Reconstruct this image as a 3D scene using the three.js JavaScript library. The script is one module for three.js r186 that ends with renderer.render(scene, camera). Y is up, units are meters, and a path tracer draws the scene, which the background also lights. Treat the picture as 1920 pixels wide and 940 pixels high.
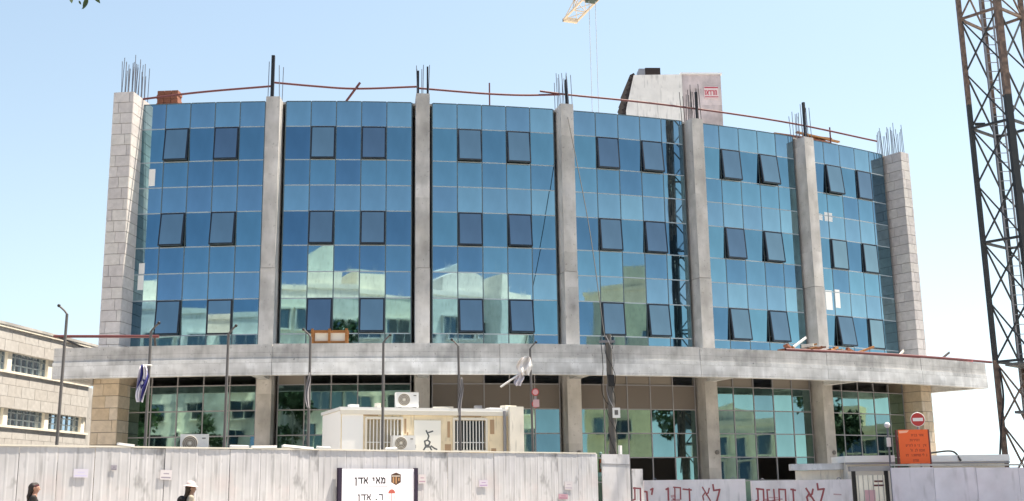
import * as THREE from 'three';
import { mergeGeometries } from 'three/addons/utils/BufferGeometryUtils.js';
import { MarchingCubes } from 'three/addons/objects/MarchingCubes.js';

// ------------------------------------------------------------------ camera, sky, sun, exposure
const scene = new THREE.Scene();
const camera = new THREE.PerspectiveCamera(24.95, 1920 / 940, 0.1, 4000);
camera.rotation.order = 'YXZ';
camera.position.set(0, 1.25, 0);
camera.rotation.set(0.2105, 0, -0.0146);
const SUN = new THREE.Vector3().setFromSphericalCoords(1, THREE.MathUtils.degToRad(90 - 63), THREE.MathUtils.degToRad(130));
const EXPOSURE = 2.55;
function makeSky() {
  const W = 512, H = 256, data = new Float32Array(W * H * 4);
  for (let r = 0; r < H; r++) {
    const up = ((r + 0.5) / H - 0.5) * Math.PI, y = Math.sin(up);
    for (let c = 0; c < W; c++) {
      const a = ((c + 0.5) / W - 0.5) * 2 * Math.PI, x = Math.cos(a) * Math.cos(up), z = Math.sin(a) * Math.cos(up);
      const cosG = x * SUN.x + y * SUN.y + z * SUN.z, g = Math.acos(Math.min(1, Math.max(-1, cosG)));
      const h = Math.max(0, y), low = Math.exp(-h * 3.2), haze = Math.exp(-h * 4.2);
      const mie = 0.72 * Math.exp(-g * 1.5) + 0.4 * Math.exp(-g * 5), k = (r * W + c) * 4;
      const wh = haze * (0.05 + 0.80 / (1 + Math.exp((g - 1.55) * 6)));
      const ray = 0.75 + 0.25 * cosG * cosG;
      data[k] = ray * (0.026 + 0.058 * low) + mie * 0.62 + wh * 0.53;
      data[k + 1] = ray * (0.082 + 0.110 * low) + mie * 0.70 + wh * 0.57;
      data[k + 2] = ray * (0.215 + 0.175 * low) + mie * 0.68 + wh * 0.40;
      data[k + 3] = 1;
    }
  }
  const t = new THREE.DataTexture(data, W, H, THREE.RGBAFormat, THREE.FloatType);
  t.mapping = THREE.EquirectangularReflectionMapping; t.magFilter = THREE.LinearFilter; t.minFilter = THREE.LinearFilter; t.needsUpdate = true;
  return t;
}
const skyTexture = makeSky();
scene.background = skyTexture; scene.environment = skyTexture;
const sun = new THREE.DirectionalLight(0xfff1dc, 5);
sun.position.copy(SUN).multiplyScalar(150); sun.target.position.set(0, 0, -30);
sun.castShadow = true; sun.shadow.mapSize.set(4096, 4096);
Object.assign(sun.shadow.camera, { left: -90, right: 90, top: 90, bottom: -90, near: 1, far: 400 });
scene.add(sun, sun.target);
const renderer = new THREE.WebGLRenderer({ antialias: true });
renderer.toneMapping = THREE.LinearToneMapping;
renderer.toneMappingExposure = EXPOSURE;
renderer.shadowMap.enabled = true;

// ------------------------------------------------------------------ helpers
let seed = 7;
const rnd = () => { seed = (seed * 1664525 + 1013904223) >>> 0; return seed / 4294967296; };
const rr = (a, b) => a + (b - a) * rnd();
const V = (x, y, z) => new THREE.Vector3(x, y, z);
const taken = {};
function numbered(name) { const n = taken[name] ?? 0; taken[name] = n + 1; return n ? name + '_' + String(n).padStart(3, '0') : name; }
function tag(o, label, category, group) { o.userData.label = label; o.userData.category = category; if (group) o.userData.group = group; return o; }
function thing(name, label, category, pos = [0, 0, 0], turn = 0, group) {
  const g = new THREE.Group(); g.name = numbered(name); g.position.set(...pos); g.rotation.y = turn; scene.add(g);
  return tag(g, label, category, group);
}
function part(name, geo, mat, parent, pos, rot) {
  const m = new THREE.Mesh(geo, mat); m.name = name; m.castShadow = m.receiveShadow = true;
  if (pos) m.position.set(...pos); if (rot) m.rotation.set(...rot);
  parent.add(m); return m;
}
function group(name, parent, pos, turn = 0) { const g = new THREE.Group(); g.name = name; g.position.set(...pos); g.rotation.y = turn; parent.add(g); return g; }
function structure(name, geo, mat) { const m = part(name, geo, mat, scene); m.userData.kind = 'structure'; return m; }
const boxes = new Map();
// box with uv in metres, random uv offset possible
function box(w, h, d, ou = 0, ov = 0) {
  const key = [w, h, d, ou, ov].map((v) => v.toFixed(3)).join();
  if (boxes.has(key)) return boxes.get(key);
  const g = new THREE.BoxGeometry(w, h, d), uv = g.attributes.uv, n = g.attributes.normal;
  for (let i = 0; i < uv.count; i++) {
    const ax = Math.abs(n.getX(i)) > 0.5, ay = Math.abs(n.getY(i)) > 0.5;
    uv.setXY(i, uv.getX(i) * (ax ? d : w) + ou, uv.getY(i) * (ay ? d : h) + ov);
  }
  boxes.set(key, g); return g;
}
function at(g, x = 0, y = 0, z = 0, rx = 0, ry = 0, rz = 0) {
  const c = g.clone(); c.applyMatrix4(new THREE.Matrix4().compose(V(x, y, z), new THREE.Quaternion().setFromEuler(new THREE.Euler(rx, ry, rz)), V(1, 1, 1))); return c;
}
const merge = (list) => mergeGeometries(list.map((g) => g.index ? g.toNonIndexed() : g));
function bar(a, b, r, seg = 6, r2 = r) {   // round bar from a to b
  const d = b.clone().sub(a), L = d.length(), g = new THREE.CylinderGeometry(r2, r, L, seg, 1);
  const uv = g.attributes.uv; for (let i = 0; i < uv.count; i++) uv.setXY(i, uv.getX(i) * 6.28 * r, uv.getY(i) * L);
  g.applyQuaternion(new THREE.Quaternion().setFromUnitVectors(V(0, 1, 0), d.normalize())); g.translate((a.x + b.x) / 2, (a.y + b.y) / 2, (a.z + b.z) / 2); return g;
}
function beam(a, b, w, h) {                // square bar from a to b
  const d = b.clone().sub(a), L = d.length(), g = box(w, h, +L.toFixed(3)).clone();
  g.applyMatrix4(new THREE.Matrix4().lookAt(b, a, Math.abs(d.y / L) > 0.99 ? V(1, 0, 0) : V(0, 1, 0))); g.translate((a.x + b.x) / 2, (a.y + b.y) / 2, (a.z + b.z) / 2); return g;
}
const tube = (pts, r, n = 24, seg = 6) => new THREE.TubeGeometry(new THREE.CatmullRomCurve3(pts), n, r, seg);
// plan of the curved front: centre, radius, angles
const CX = -10.4132, CZ = -94.9954, R = 50.3884, PH0 = -0.0973, DB = 0.103, DG = 0.017, TOP = 17.249;
const PP = (ph, r, y) => V(CX + r * Math.sin(ph), y, CZ + r * Math.cos(ph));
function arcSlab(r0, r1, y0, y1, a0, a1, n) {
  const pos = [], uv = [], quad = (a, b, c, d, ua, ub, uc, ud) => { pos.push(a, b, c, a, c, d); uv.push(ua, ub, uc, ua, uc, ud); };
  const e = V(CX, 0, CZ);
  for (let i = 0; i < n; i++) {
    const p = a0 + ((a1 - a0) * i) / n, q = a0 + ((a1 - a0) * (i + 1)) / n, P = (a, r, y) => PP(a, r, y);
    const s = p * r1, t = q * r1;
    quad(P(p, r1, y0), P(q, r1, y0), P(q, r1, y1), P(p, r1, y1), [s, y0], [t, y0], [t, y1], [s, y1]);
    quad(P(q, r0, y0), P(p, r0, y0), P(p, r0, y1), P(q, r0, y1), [t, y0], [s, y0], [s, y1], [t, y1]);
    quad(P(p, r1, y1), P(q, r1, y1), P(q, r0, y1), P(p, r0, y1), [s, r1], [t, r1], [t, r0], [s, r0]);
    quad(P(p, r0, y0), P(q, r0, y0), P(q, r1, y0), P(p, r1, y0), [s, r0], [t, r0], [t, r1], [s, r1]);
  }
  for (const [a, f] of [[a0, 1], [a1, 0]]) {
    const c = [PP(a, r0, y0), PP(a, r1, y0), PP(a, r1, y1), PP(a, r0, y1)], u = [[r0, y0], [r1, y0], [r1, y1], [r0, y1]];
    if (f) quad(c[0], c[1], c[2], c[3], ...u); else quad(c[3], c[2], c[1], c[0], u[3], u[2], u[1], u[0]);
  }
  const g = new THREE.BufferGeometry();
  g.setAttribute('position', new THREE.Float32BufferAttribute(pos.flatMap((v) => [v.x, v.y, v.z]), 3));
  g.setAttribute('uv', new THREE.Float32BufferAttribute(uv.flat(), 2)); g.computeVertexNormals(); return g;
}

// ------------------------------------------------------------------ textures and materials
function lattice(n, s) { const a = new Float32Array(n * n); let q = s; for (let i = 0; i < n * n; i++) { q = (q * 1664525 + 1013904223) >>> 0; a[i] = q / 4294967296; } return a; }
const lats = {};
function vnoise(u, v, n, s) {              // periodic value noise, n cells per tile
  const L = (lats[n + '_' + s] ??= lattice(n, s * 977 + 13)), x = u * n, y = v * n, ix = Math.floor(x), iy = Math.floor(y), m = (k) => ((k % n) + n) % n;
  let fx = x - ix, fy = y - iy; fx = fx * fx * (3 - 2 * fx); fy = fy * fy * (3 - 2 * fy);
  const a = L[m(iy) * n + m(ix)], b = L[m(iy) * n + m(ix + 1)], c = L[m(iy + 1) * n + m(ix)], d = L[m(iy + 1) * n + m(ix + 1)];
  return (a + (b - a) * fx) * (1 - fy) + (c + (d - c) * fx) * fy;
}
function fbm(u, v, n, o, s) { let t = 0, w = 0.5, k = 0; for (let i = 0; i < o; i++, w *= 0.55, n *= 2) { t += w * vnoise(u, v, n, s + i); k += w; } return t / k; }
function tex(size, metres, fn, srgb = true) {
  const d = new Uint8Array(size * size * 4);
  for (let j = 0; j < size; j++) for (let i = 0; i < size; i++) {
    const c = fn((i + 0.5) / size, (j + 0.5) / size), k = (j * size + i) * 4;
    for (let q = 0; q < 3; q++) d[k + q] = Math.max(0, Math.min(255, (c.length ? c[q] : c) * 255)); d[k + 3] = 255;
  }
  const t = new THREE.DataTexture(d, size, size); t.wrapS = t.wrapT = THREE.RepeatWrapping; t.magFilter = THREE.LinearFilter; t.minFilter = THREE.LinearMipmapLinearFilter; t.generateMipmaps = true;
  t.repeat.set(1 / metres, 1 / metres); if (srgb) t.colorSpace = THREE.SRGBColorSpace; t.needsUpdate = true; return t;
}
const mix = (a, b, t) => a.map((v, i) => v + (b[i] - v) * t), sat = (x) => Math.max(0, Math.min(1, x));
// board-marked concrete: cloudy tone, pour bands, drips, pits
const concreteTone = (u, v) => {
  const cloud = fbm(u, v, 5, 5, 3), band = vnoise(u * 0.999, v, 16, 21) * 0.5 + fbm(u * 0.25, v, 24, 3, 31) * 0.5, drip = fbm(u, v * 0.12, 40, 3, 41), pit = vnoise(u, v, 128, 51);
  let t = 0.81 + (cloud - 0.5) * 0.30 + (band - 0.5) * 0.22 + (drip - 0.5) * 0.14; const stain = fbm(u, v * 0.6, 7, 5, 47); t -= sat((stain - 0.56) * 6) * 0.12; if (pit > 0.93) t -= 0.16;
  const joint = Math.abs(((v * 16) % 1) - 0.5); if (joint > 0.47) t -= 0.07;
  return t;
};
const concreteMap = tex(1024, 6, (u, v) => { const t = concreteTone(u, v), w = fbm(u, v, 7, 3, 61); return [t * 0.975, t * (0.985 - 0.01 * w), t * (1.0 - 0.03 * w)]; });
const concreteBump = tex(512, 6, (u, v) => concreteTone(u, v) * 0.8, false);
const pierMap = tex(512, 5, (u, v) => { const t = 0.76 + (fbm(u, v * 0.3, 8, 5, 71) - 0.5) * 0.3 + (fbm(u, v, 6, 4, 72) - 0.5) * 0.28 - (vnoise(u, v, 96, 73) > 0.92 ? 0.12 : 0), w = fbm(u, v, 4, 3, 74); return [t * 0.985, t * (0.985 - 0.015 * w), t * (0.985 - 0.05 * w)]; });
const stoneMap = tex(512, 1.6, (u, v) => { const t = 0.84 + (fbm(u, v, 8, 5, 81) - 0.5) * 0.16 - (vnoise(u, v, 128, 83) > 0.9 ? 0.07 : 0); return [t * 0.99, t * 0.99, t * 0.995]; });
const stoneBump = tex(256, 1.6, (u, v) => fbm(u, v, 24, 4, 85), false);
const sandMap = tex(512, 9, (u, v) => { const t = 0.72 + (fbm(u, v, 6, 6, 91) - 0.5) * 0.35; return [t, t * 0.96, t * 0.90]; });
const roadMap = tex(512, 7, (u, v) => { const t = 0.33 + (fbm(u, v, 8, 6, 95) - 0.5) * 0.16 + (vnoise(u, v, 256, 96) - 0.5) * 0.08; return [t, t, t * 1.01]; });
const pavingMap = tex(512, 4, (u, v) => { const t = 0.70 + (fbm(u, v, 8, 5, 98) - 0.5) * 0.2; return [t, t * 0.97, t * 0.91]; });
// painted hoarding: scuffs, vertical dirt runs, pinkish and bluish smears
const hoardMap = tex(1024, 5.2, (u, v) => {
  let t = 0.75 + (fbm(u, v, 6, 5, 101) - 0.5) * 0.16; const run = fbm(u, v * 0.1, 48, 3, 103), scuff = fbm(u, v * 0.5, 20, 4, 105), sm = fbm(u, v, 9, 3, 107);
  t -= sat((run - 0.58) * 3) * 0.13; t -= sat((scuff - 0.64) * 4) * 0.2;
  return [t * (0.985 + 0.025 * sat((sm - 0.55) * 4)), t * 0.985, t * (1.02 - 0.02 * sm)];
});
const barrierMap = tex(512, 4, (u, v) => { const t = 0.93 + (fbm(u, v, 7, 5, 151) - 0.5) * 0.16 - sat((fbm(u, v * 0.2, 26, 3, 153) - 0.58) * 3) * 0.14, k = sat((fbm(u, v, 5, 3, 155) - 0.5) * 4); return [t, t * (0.975 - 0.012 * k), t * (0.985 - 0.01 * k)]; });
const plasterMap = tex(512, 3, (u, v) => { const t = 0.93 + (fbm(u, v, 6, 5, 111) - 0.5) * 0.12 - sat((fbm(u, v * 0.15, 30, 3, 113) - 0.6) * 3) * 0.15; return [t, t * 0.975, t * 0.92]; });
const rustMap = tex(256, 1.2, (u, v) => { const t = fbm(u, v, 8, 4, 121); return mix([0.50, 0.42, 0.37], [0.33, 0.28, 0.26], sat(t * 2 - 0.5)); });
const woodMap = tex(256, 0.8, (u, v) => { const t = fbm(u * 0.12, v, 40, 3, 131); return mix([0.66, 0.50, 0.32], [0.48, 0.33, 0.19], t); });
const S = (o) => new THREE.MeshStandardMaterial({ roughness: 0.85, ...o });
const lin = (r, g, b) => new THREE.Color().setRGB(r, g, b);
const M = {
  concrete: S({ map: concreteMap, bumpMap: concreteBump, bumpScale: 0.012, roughness: 0.92 }),
  concreteGrey: S({ map: pierMap, color: 0xe2e2e4, roughness: 0.92 }),
  pier: S({ map: pierMap, color: 0xeceaea, roughness: 0.92 }),
  core: S({ color: lin(0.14, 0.135, 0.13) }), nearBlack: S({ color: lin(0.03, 0.022, 0.02) }),  // second one is a plain near-black for stair steps and cowl
  mortar: S({ color: lin(0.20, 0.19, 0.18) }),
  mullion: S({ color: lin(0.36, 0.42, 0.46), metalness: 0.3, roughness: 0.45 }), darkMullion: S({ color: lin(0.10, 0.14, 0.16), metalness: 0.3, roughness: 0.4 }),
  sash: S({ color: lin(0.010, 0.013, 0.022), roughness: 0.4 }),
  shutter: S({ color: lin(0.15, 0.13, 0.115), roughness: 0.6 }), shutterLight: S({ color: lin(0.23, 0.205, 0.18), roughness: 0.6 }),
  rebar: S({ color: lin(0.16, 0.17, 0.20), metalness: 0.5, roughness: 0.6 }), rebarDark: S({ color: lin(0.05, 0.045, 0.045), roughness: 0.7 }), black: S({ color: lin(0.008, 0.008, 0.01), roughness: 0.6 }),
  redPipe: S({ color: lin(0.115, 0.03, 0.032), roughness: 0.6 }), redPaint: S({ color: lin(0.45, 0.03, 0.03), roughness: 0.5 }),
  brick: S({ color: lin(0.22, 0.085, 0.05) }), wood: S({ map: woodMap, color: 0xffffff }), paleWood: S({ map: woodMap, color: 0xfff0e0 }),
  white: S({ color: lin(0.78, 0.78, 0.77), roughness: 0.5 }), offwhite: S({ color: lin(0.66, 0.63, 0.56), roughness: 0.6 }), cloth: S({ color: lin(0.62, 0.61, 0.66), roughness: 1 }),
  plaster: S({ map: plasterMap, color: 0xffffff }), cabinWhite: S({ color: lin(0.90, 0.90, 0.89), roughness: 0.6 }),
  hoard: S({ map: hoardMap, roughness: 0.65 }), hoardGrey: S({ map: barrierMap, color: 0xeaecf6, roughness: 0.7 }), barrier: S({ map: barrierMap, roughness: 0.9 }),
  steel: S({ color: lin(0.20, 0.20, 0.22), metalness: 0.6, roughness: 0.5 }), galv: S({ color: lin(0.30, 0.30, 0.32), metalness: 0.5, roughness: 0.55 }),
  craneRust: S({ map: rustMap, roughness: 0.75 }), craneBlack: S({ color: lin(0.022, 0.025, 0.028), roughness: 0.6 }), craneWhite: S({ color: lin(0.62, 0.52, 0.40), roughness: 0.6 }), craneGrey: S({ color: lin(0.12, 0.13, 0.14), roughness: 0.6 }),
  sand: S({ map: sandMap, roughness: 1 }), road: S({ map: roadMap, roughness: 0.95 }), paving: S({ map: pavingMap, roughness: 0.95 }),
  orange: S({ color: lin(0.72, 0.13, 0.03), roughness: 0.6 }), grille: S({ color: lin(0.22, 0.19, 0.16), roughness: 0.6 }),
  leaf: S({ color: lin(0.045, 0.085, 0.025), roughness: 0.8 }), leafDark: S({ color: lin(0.025, 0.05, 0.02), roughness: 0.8 }), bark: S({ color: lin(0.09, 0.07, 0.05) }),
  postGrey: S({ color: lin(0.11, 0.105, 0.105), roughness: 0.6 }),
  concreteUpper: S({ map: concreteMap, bumpMap: concreteBump, bumpScale: 0.012, color: 0xe4e2e0, roughness: 0.92 }),
  streetGlass: S({ color: lin(0.16, 0.19, 0.21), metalness: 0.85, roughness: 0.06 }),
  glassDark: S({ color: lin(0.03, 0.04, 0.05), metalness: 0.2, roughness: 0.12 }),
};
// coated curtain-wall glazing: a tinted mirror, a little wavy
const waveBump = tex(256, 2.2, (u, v) => fbm(u, v, 2, 2, 141), false);
const smearMap = tex(512, 3.1, (u, v) => [0, 0.03 + 0.10 * sat((fbm(u, v * 0.3, 10, 4, 145) - 0.5) * 3), 1], false);
const dustMap = tex(512, 4.3, (u, v) => { const t = 0.94 + (fbm(u, v * 0.4, 8, 4, 147) - 0.5) * 0.14; return [t, t, t]; });
const glassKind = (r, g, b, v) => [0, 1, 2].map((i) => new THREE.MeshStandardMaterial({ color: lin(r * (1 + v * (i - 1)), g * (1 + v * (i - 1)), b * (1 + 0.6 * v * (i - 1))), metalness: 1, roughness: 0.6, roughnessMap: smearMap, map: dustMap, bumpMap: waveBump, bumpScale: 0.0012 }));
const G = { spandrel: glassKind(0.36, 0.535, 0.605, 0.10), vision: glassKind(0.21, 0.375, 0.465, 0.18), lower: glassKind(0.24, 0.41, 0.505, 0.15), sash: glassKind(0.30, 0.39, 0.43, 0.16), shop: glassKind(0.25, 0.39, 0.365, 0.14) };
const pick = (a) => a[Math.floor(rnd() * a.length)];
const blockMats = [0xe9e4e2, 0xe2dddb, 0xe9e5e1, 0xddd8d7].map((c) => S({ map: stoneMap, color: c, bumpMap: stoneBump, bumpScale: 0.006, roughness: 0.9 }));
const annexMats = [0xe2e0dd, 0xe0ddda, 0xe2e0dd, 0xdedbd7].map((c) => S({ map: stoneMap, color: c, roughness: 0.9 }));
const bounceTanMats = [0xf2e2cc, 0xeddcc4, 0xf2e6d6, 0xe9d6bc].map((c) => S({ map: stoneMap, color: c, bumpMap: stoneBump, bumpScale: 0.006, roughness: 0.9 }));  // stones under the canopy: warm bounce from the ground painted into their colour

// ------------------------------------------------------------------ ground
function sheet(x0, x1, z0, z1, y) {
  const g = new THREE.BufferGeometry();
  g.setAttribute('position', new THREE.Float32BufferAttribute([x0, y, z1, x1, y, z1, x1, y, z0, x0, y, z1, x1, y, z0, x0, y, z0], 3));
  g.setAttribute('uv', new THREE.Float32BufferAttribute([x0, -z1, x1, -z1, x1, -z0, x0, -z1, x1, -z0, x0, -z0], 2)); g.computeVertexNormals(); return g;
}
const FA = V(-11.71, 0, -26.1), FT = Math.atan2(11.84, 14.42);   // the hoarding's line
const fenceAt = (s, off = 0, y = 0) => V(FA.x + Math.cos(FT) * s + Math.sin(FT) * off, y, FA.z - Math.sin(FT) * s + Math.cos(FT) * off);
structure('ground', sheet(-1500, 1500, -1500, 1500, 0), M.sand);
function strip(s0, s1, o0, o1, y) {
  const a = fenceAt(s0, o0, y), b = fenceAt(s1, o0, y), c = fenceAt(s1, o1, y), d = fenceAt(s0, o1, y), g = new THREE.BufferGeometry();
  g.setAttribute('position', new THREE.Float32BufferAttribute([d, c, b, d, b, a].flatMap((v) => [v.x, v.y, v.z]), 3));
  g.setAttribute('uv', new THREE.Float32BufferAttribute([s0, o1, s1, o1, s1, o0, s0, o1, s1, o0, s0, o0], 2)); g.computeVertexNormals(); return g;
}
structure('road', strip(-120, 160, 3.2, 15, 0.004), M.road);
structure('pavement', strip(-120, 160, 15.2, 36, 0.10), M.paving);
{ const k = []; for (const o of [3.1, 15.1]) { const g = box(280, 0.13, 0.2); const c = fenceAt(20, o, 0.065); k.push(at(g, c.x, c.y, c.z, 0, FT, 0)); } structure('kerb', merge(k), M.concreteGrey); }

// ------------------------------------------------------------------ the curved building
const hall = thing('office_building', 'unfinished curved office building with blue glass bays between concrete piers', 'building');
part('rear_mass', arcSlab(R - 18, R - 1.6, 6.64, 17.15, -0.112, 0.622, 24), M.core, hall);
part('roof_slab', arcSlab(R - 18, R - 0.02, 17.15, 17.23, -0.112, 0.622, 24), M.concreteGrey, hall);
part('lobby_wall', arcSlab(R - 18, R - 5, 0, 6.05, -0.112, 0.622, 24), M.core, hall);
part('lobby_floor', arcSlab(R - 5, R + 0.9, 0, 0.12, -0.118, 0.63, 24), M.concreteGrey, hall);
for (const [a, b] of [[-0.112, -0.107], [0.6175, 0.622]]) { part('side_wall', arcSlab(R - 5.05, R - 0.95, 0, 6.05, a, b, 1), M.concreteGrey, hall); part('side_wall', arcSlab(R - 1.62, R - 0.95, 6.64, 17.15, a, b, 1), M.concreteGrey, hall); }
const canopy = group('canopy', hall, [0, 0, 0]);
const CA0 = -0.1215, CA1 = 0.6345;
part('slab', arcSlab(R - 17.5, R + 3.2, 6.05, 6.64, CA0 + 0.0005, CA1 - 0.0005, 40), M.concrete, canopy);
const pours = [CA0, 0.03, 0.185, 0.335, 0.447, 0.548, CA1];
for (let i = 0; i < 6; i++) {
  part('fascia', arcSlab(R + 3.2, R + 3.5, 5.55, 6.15, pours[i], pours[i + 1] - 0.0003, 9), M.concrete, canopy);
  part('upstand', arcSlab(R + 3.2, R + 3.452 + 0.006 * (i % 2), 6.158, 6.68 + 0.012 * (i % 3), pours[i] + 0.0002, pours[i + 1] - 0.0004, 9), M.concreteUpper, canopy);
}
part('backing', arcSlab(R + 3.15, R + 3.42, 5.6, 6.6, CA0 + 0.001, CA1 - 0.001, 48), M.concrete, canopy);
part('end_beam', arcSlab(R - 3, R + 3.2, 5.56, 6.05, CA0 + 0.0005, CA0 + 0.006, 1), M.concrete, canopy);
part('end_beam', arcSlab(R - 3, R + 3.2, 5.56, 6.05, CA1 - 0.006, CA1 - 0.0005, 1), M.concrete, canopy);

// rows of one storey, from the top: light spandrel, vision row with windows, lower row
const H1 = 1.084, H2 = 1.434, FL = 3.6, COLW = 2 * R * Math.tan(DB / 10);
const rows = [];
for (let k = 0; k < 3; k++) { const t = TOP - FL * k; rows.push([t, t - H1, 'spandrel', k], [t - H1, t - H1 - H2, 'vision', k], [t - H1 - H2, k < 2 ? t - FL : 6.66, 'lower', k]); }
const groundRows = [[6.05, 5.52], [5.52, 4.53], [4.53, 3.55], [3.55, 2.57], [2.57, 1.6], [1.6, 0.12]];
// how far each of the six windows of a bay stands open, in degrees, storey by storey
const tilt = [[[6, 6], [8, 8], [9, 0.4]], [[6, 6], [7, 7], [10, 10]], [[7, 8], [8, 8], [11, 11]], [[8, 9], [9, 10], [10, 11]], [[9, 10], [10, 11], [12, 12]], [[11, 2], [2, 2.5], [12, 1.5]]];
const loc = (dl, r = R) => [r * Math.sin(dl), r * Math.cos(dl) - R];
for (let b = 0; b < 6; b++) {
  const mid = PH0 + b * (DB + DG) + DB / 2, c0 = PP(mid, R, 0), bay = group('curtain_wall', hall, [c0.x, 0, c0.z], mid);
  const dl = (c) => (c + 0.5 - 2.5) * DB / 5;
  for (const [t, u, kind, k] of rows) for (let c = 0; c < 5; c++) {
    if (kind === 'vision' && (c === 1 || c === 3)) continue;
    const [x, z] = loc(dl(c));
    part('pane', box(COLW - 0.012, +(t - u - 0.012).toFixed(3), 0.024), pick(G[kind]), bay, [x, (t + u) / 2, z - 0.012], [rr(-1, 1) * 0.0035, dl(c) + rr(-1, 1) * 0.0042, 0]);
  }
  for (let c = 0; c <= 5; c++) { const d = (c - 2.5) * DB / 5, [x, z] = loc(d); part('mullion', box(0.044, TOP - 6.66, 0.05), M.darkMullion, bay, [x, (TOP + 6.66) / 2, z - 0.017], [0, d, 0]); }
  const lines = [TOP, ...rows.slice(0, -1).map((q) => q[1])];
  for (const y of lines) part('transom', merge([0, 1, 2, 3, 4].map((c) => { const [x, z] = loc(dl(c)); return at(box(COLW - 0.046, 0.044, 0.048), x, y, z - 0.017, 0, dl(c), 0); })), y === TOP ? M.darkMullion : M.mullion, bay);
  // top-hung windows, pushed out at the bottom
  for (let k = 0; k < 3; k++) [1, 3].forEach((c, i) => {
    const [x, z] = loc(dl(c)), t = TOP - FL * k - H1, w = COLW - 0.04, h = H2 - 0.04, a = -THREE.MathUtils.degToRad(tilt[b][k][i] * (b > 2 ? 0.66 : 0.9) * rr(0.75, 1.2)), f = 0.055, dp = 0.09;
    const fr = merge([at(box(f, h, dp), -w / 2 + f / 2, -h / 2, 0), at(box(f, h, dp), w / 2 - f / 2, -h / 2, 0), at(box(w - 2 * f, f, dp), 0, -f / 2, 0), at(box(w - 2 * f, f, dp), 0, -h + f / 2, 0)]);
    const sash = part('window_sash', fr, M.sash, bay, [x, t - 0.02, z + 0.03], [a, dl(c), 0, 'YXZ']);
    const pane = part('window_pane', box(w - 2 * f, h - 2 * f, 0.02), pick(G.sash), bay, [x, t - 0.02, z + 0.03], [a, dl(c), 0, 'YXZ']);
    pane.geometry = at(pane.geometry, 0, -h / 2, 0.03);
    if (Math.abs(a) > 0.08) for (const s of [-1, 1]) {
      const e = V(x, t - 0.02, z + 0.03), q = new THREE.Euler(a, dl(c), 0, 'YXZ'), p1 = V(s * (w / 2 - 0.04), -h * 0.8, -0.05).applyEuler(q).add(e), p0 = V(s * (w / 2 - 0.04), -h * 0.86, -0.16).applyEuler(new THREE.Euler(0, dl(c), 0)).add(e);
      part('window_stay', bar(p0, p1, 0.012, 5), M.steel, bay);
    }
  });
  // shop glazing under the canopy
  const shop = group('shopfront', hall, [c0.x, 0, c0.z], mid);
  groundRows.forEach(([t, u], r) => {
    for (let c = 0; c < 5; c++) {
      const [x, z] = loc(dl(c)); let m = pick(G.shop), zz = z - 0.02;
      const dy = u + (t - u) / 2;
      if (r === 0) { m = [[1, 1, 1, 1, 1], [0, 1, 1, 1, 1], [0, 0, 1, 1, 1], [1, 0, 0, 0, 1], [0, 0, 1, 0, 0], [1, 1, 1, 1, 1]][b][c] ? null : M.shutterLight; zz -= 0.03; if (!m) continue; }
      else if (r === 1 && (b === 2 || b === 3)) m = M.shutter;
      else if (r >= 4 && ((b === 3 && c > 0 && c < 4) || (b === 4 && (c === 2 || c === 3)))) continue;
      part(m === M.shutter || m === M.shutterLight ? 'shutter_panel' : 'pane', box(COLW - 0.014, +(t - u - 0.014).toFixed(3), 0.024), m, shop, [x, dy, zz], [rr(-1, 1) * 0.003, dl(c) + rr(-1, 1) * 0.004, 0]);
    }
  });
  for (let c = 0; c <= 5; c++) { const d = (c - 2.5) * DB / 5, [x, z] = loc(d); part('mullion', box(0.045, 5.9, 0.06), M.galv, shop, [x, 3.07, z - 0.012], [0, d, 0]); }
  for (const [, u] of groundRows) part('transom', merge([0, 1, 2, 3, 4].map((c) => { const [x, z] = loc(dl(c)); return at(box(COLW - 0.047, 0.045, 0.056), x, u, z - 0.014, 0, dl(c), 0); })), M.galv, shop);
}
// added white sheets on end panes, painting in daylight seen through the glass
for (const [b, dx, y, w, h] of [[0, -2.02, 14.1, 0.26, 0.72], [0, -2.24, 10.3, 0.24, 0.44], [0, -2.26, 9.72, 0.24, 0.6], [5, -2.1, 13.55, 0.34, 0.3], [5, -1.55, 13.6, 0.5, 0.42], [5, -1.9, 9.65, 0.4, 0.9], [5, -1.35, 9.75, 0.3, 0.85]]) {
  const mid = PH0 + b * (DB + DG) + DB / 2, p = PP(mid + dx / R, R + 0.004, y); part('daylight_patch', box(w, h, 0.004), M.white, hall, [p.x, p.y, p.z], [0, mid + dx / R, 0]);
}
// piers between the bays, with the dark channels beside them
const pierTop = [17.25, 17.45, 17.32, 17.22, 17.1], pierPhi = [];
for (let i = 0; i < 5; i++) {
  const ph = PH0 + (i + 1) * (DB + DG) - DG / 2, c = PP(ph, R + 0.12, 0); pierPhi.push(ph);
  const h1 = pierTop[i] - 6.64, j = 10.1;
  const pier = group('pier', hall, [c.x, 0, c.z], ph);
  part('shaft', box(0.56, pierTop[i] - j, 1.0, i * 1.3, 2.1 * i), M.pier, pier, [0, (pierTop[i] + j) / 2, 0]);
  part('shaft', box(0.58, j - 0.02 - 6.64, 1.01, i * 0.7 + 2, 1.1 * i), M.pier, pier, [0.004, (j - 0.02 + 6.64) / 2, 0]);
  part('column', box(0.58, 6.05 - 0.12, 1.05, i * 0.9 + 1, i), M.pier, pier, [0, 3.085, 0]);
  part('bracket_beam', box(0.4, 0.38, 2.55, i, 0), M.concrete, pier, [0, 5.858, 1.8]);
  if (i > 1) { const sk = part('socket', new THREE.CylinderGeometry(0.09, 0.09, 0.05, 12), M.core, pier, [0.12, 2.75, 0.545], [Math.PI / 2, 0, 0]); }
}
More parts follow.
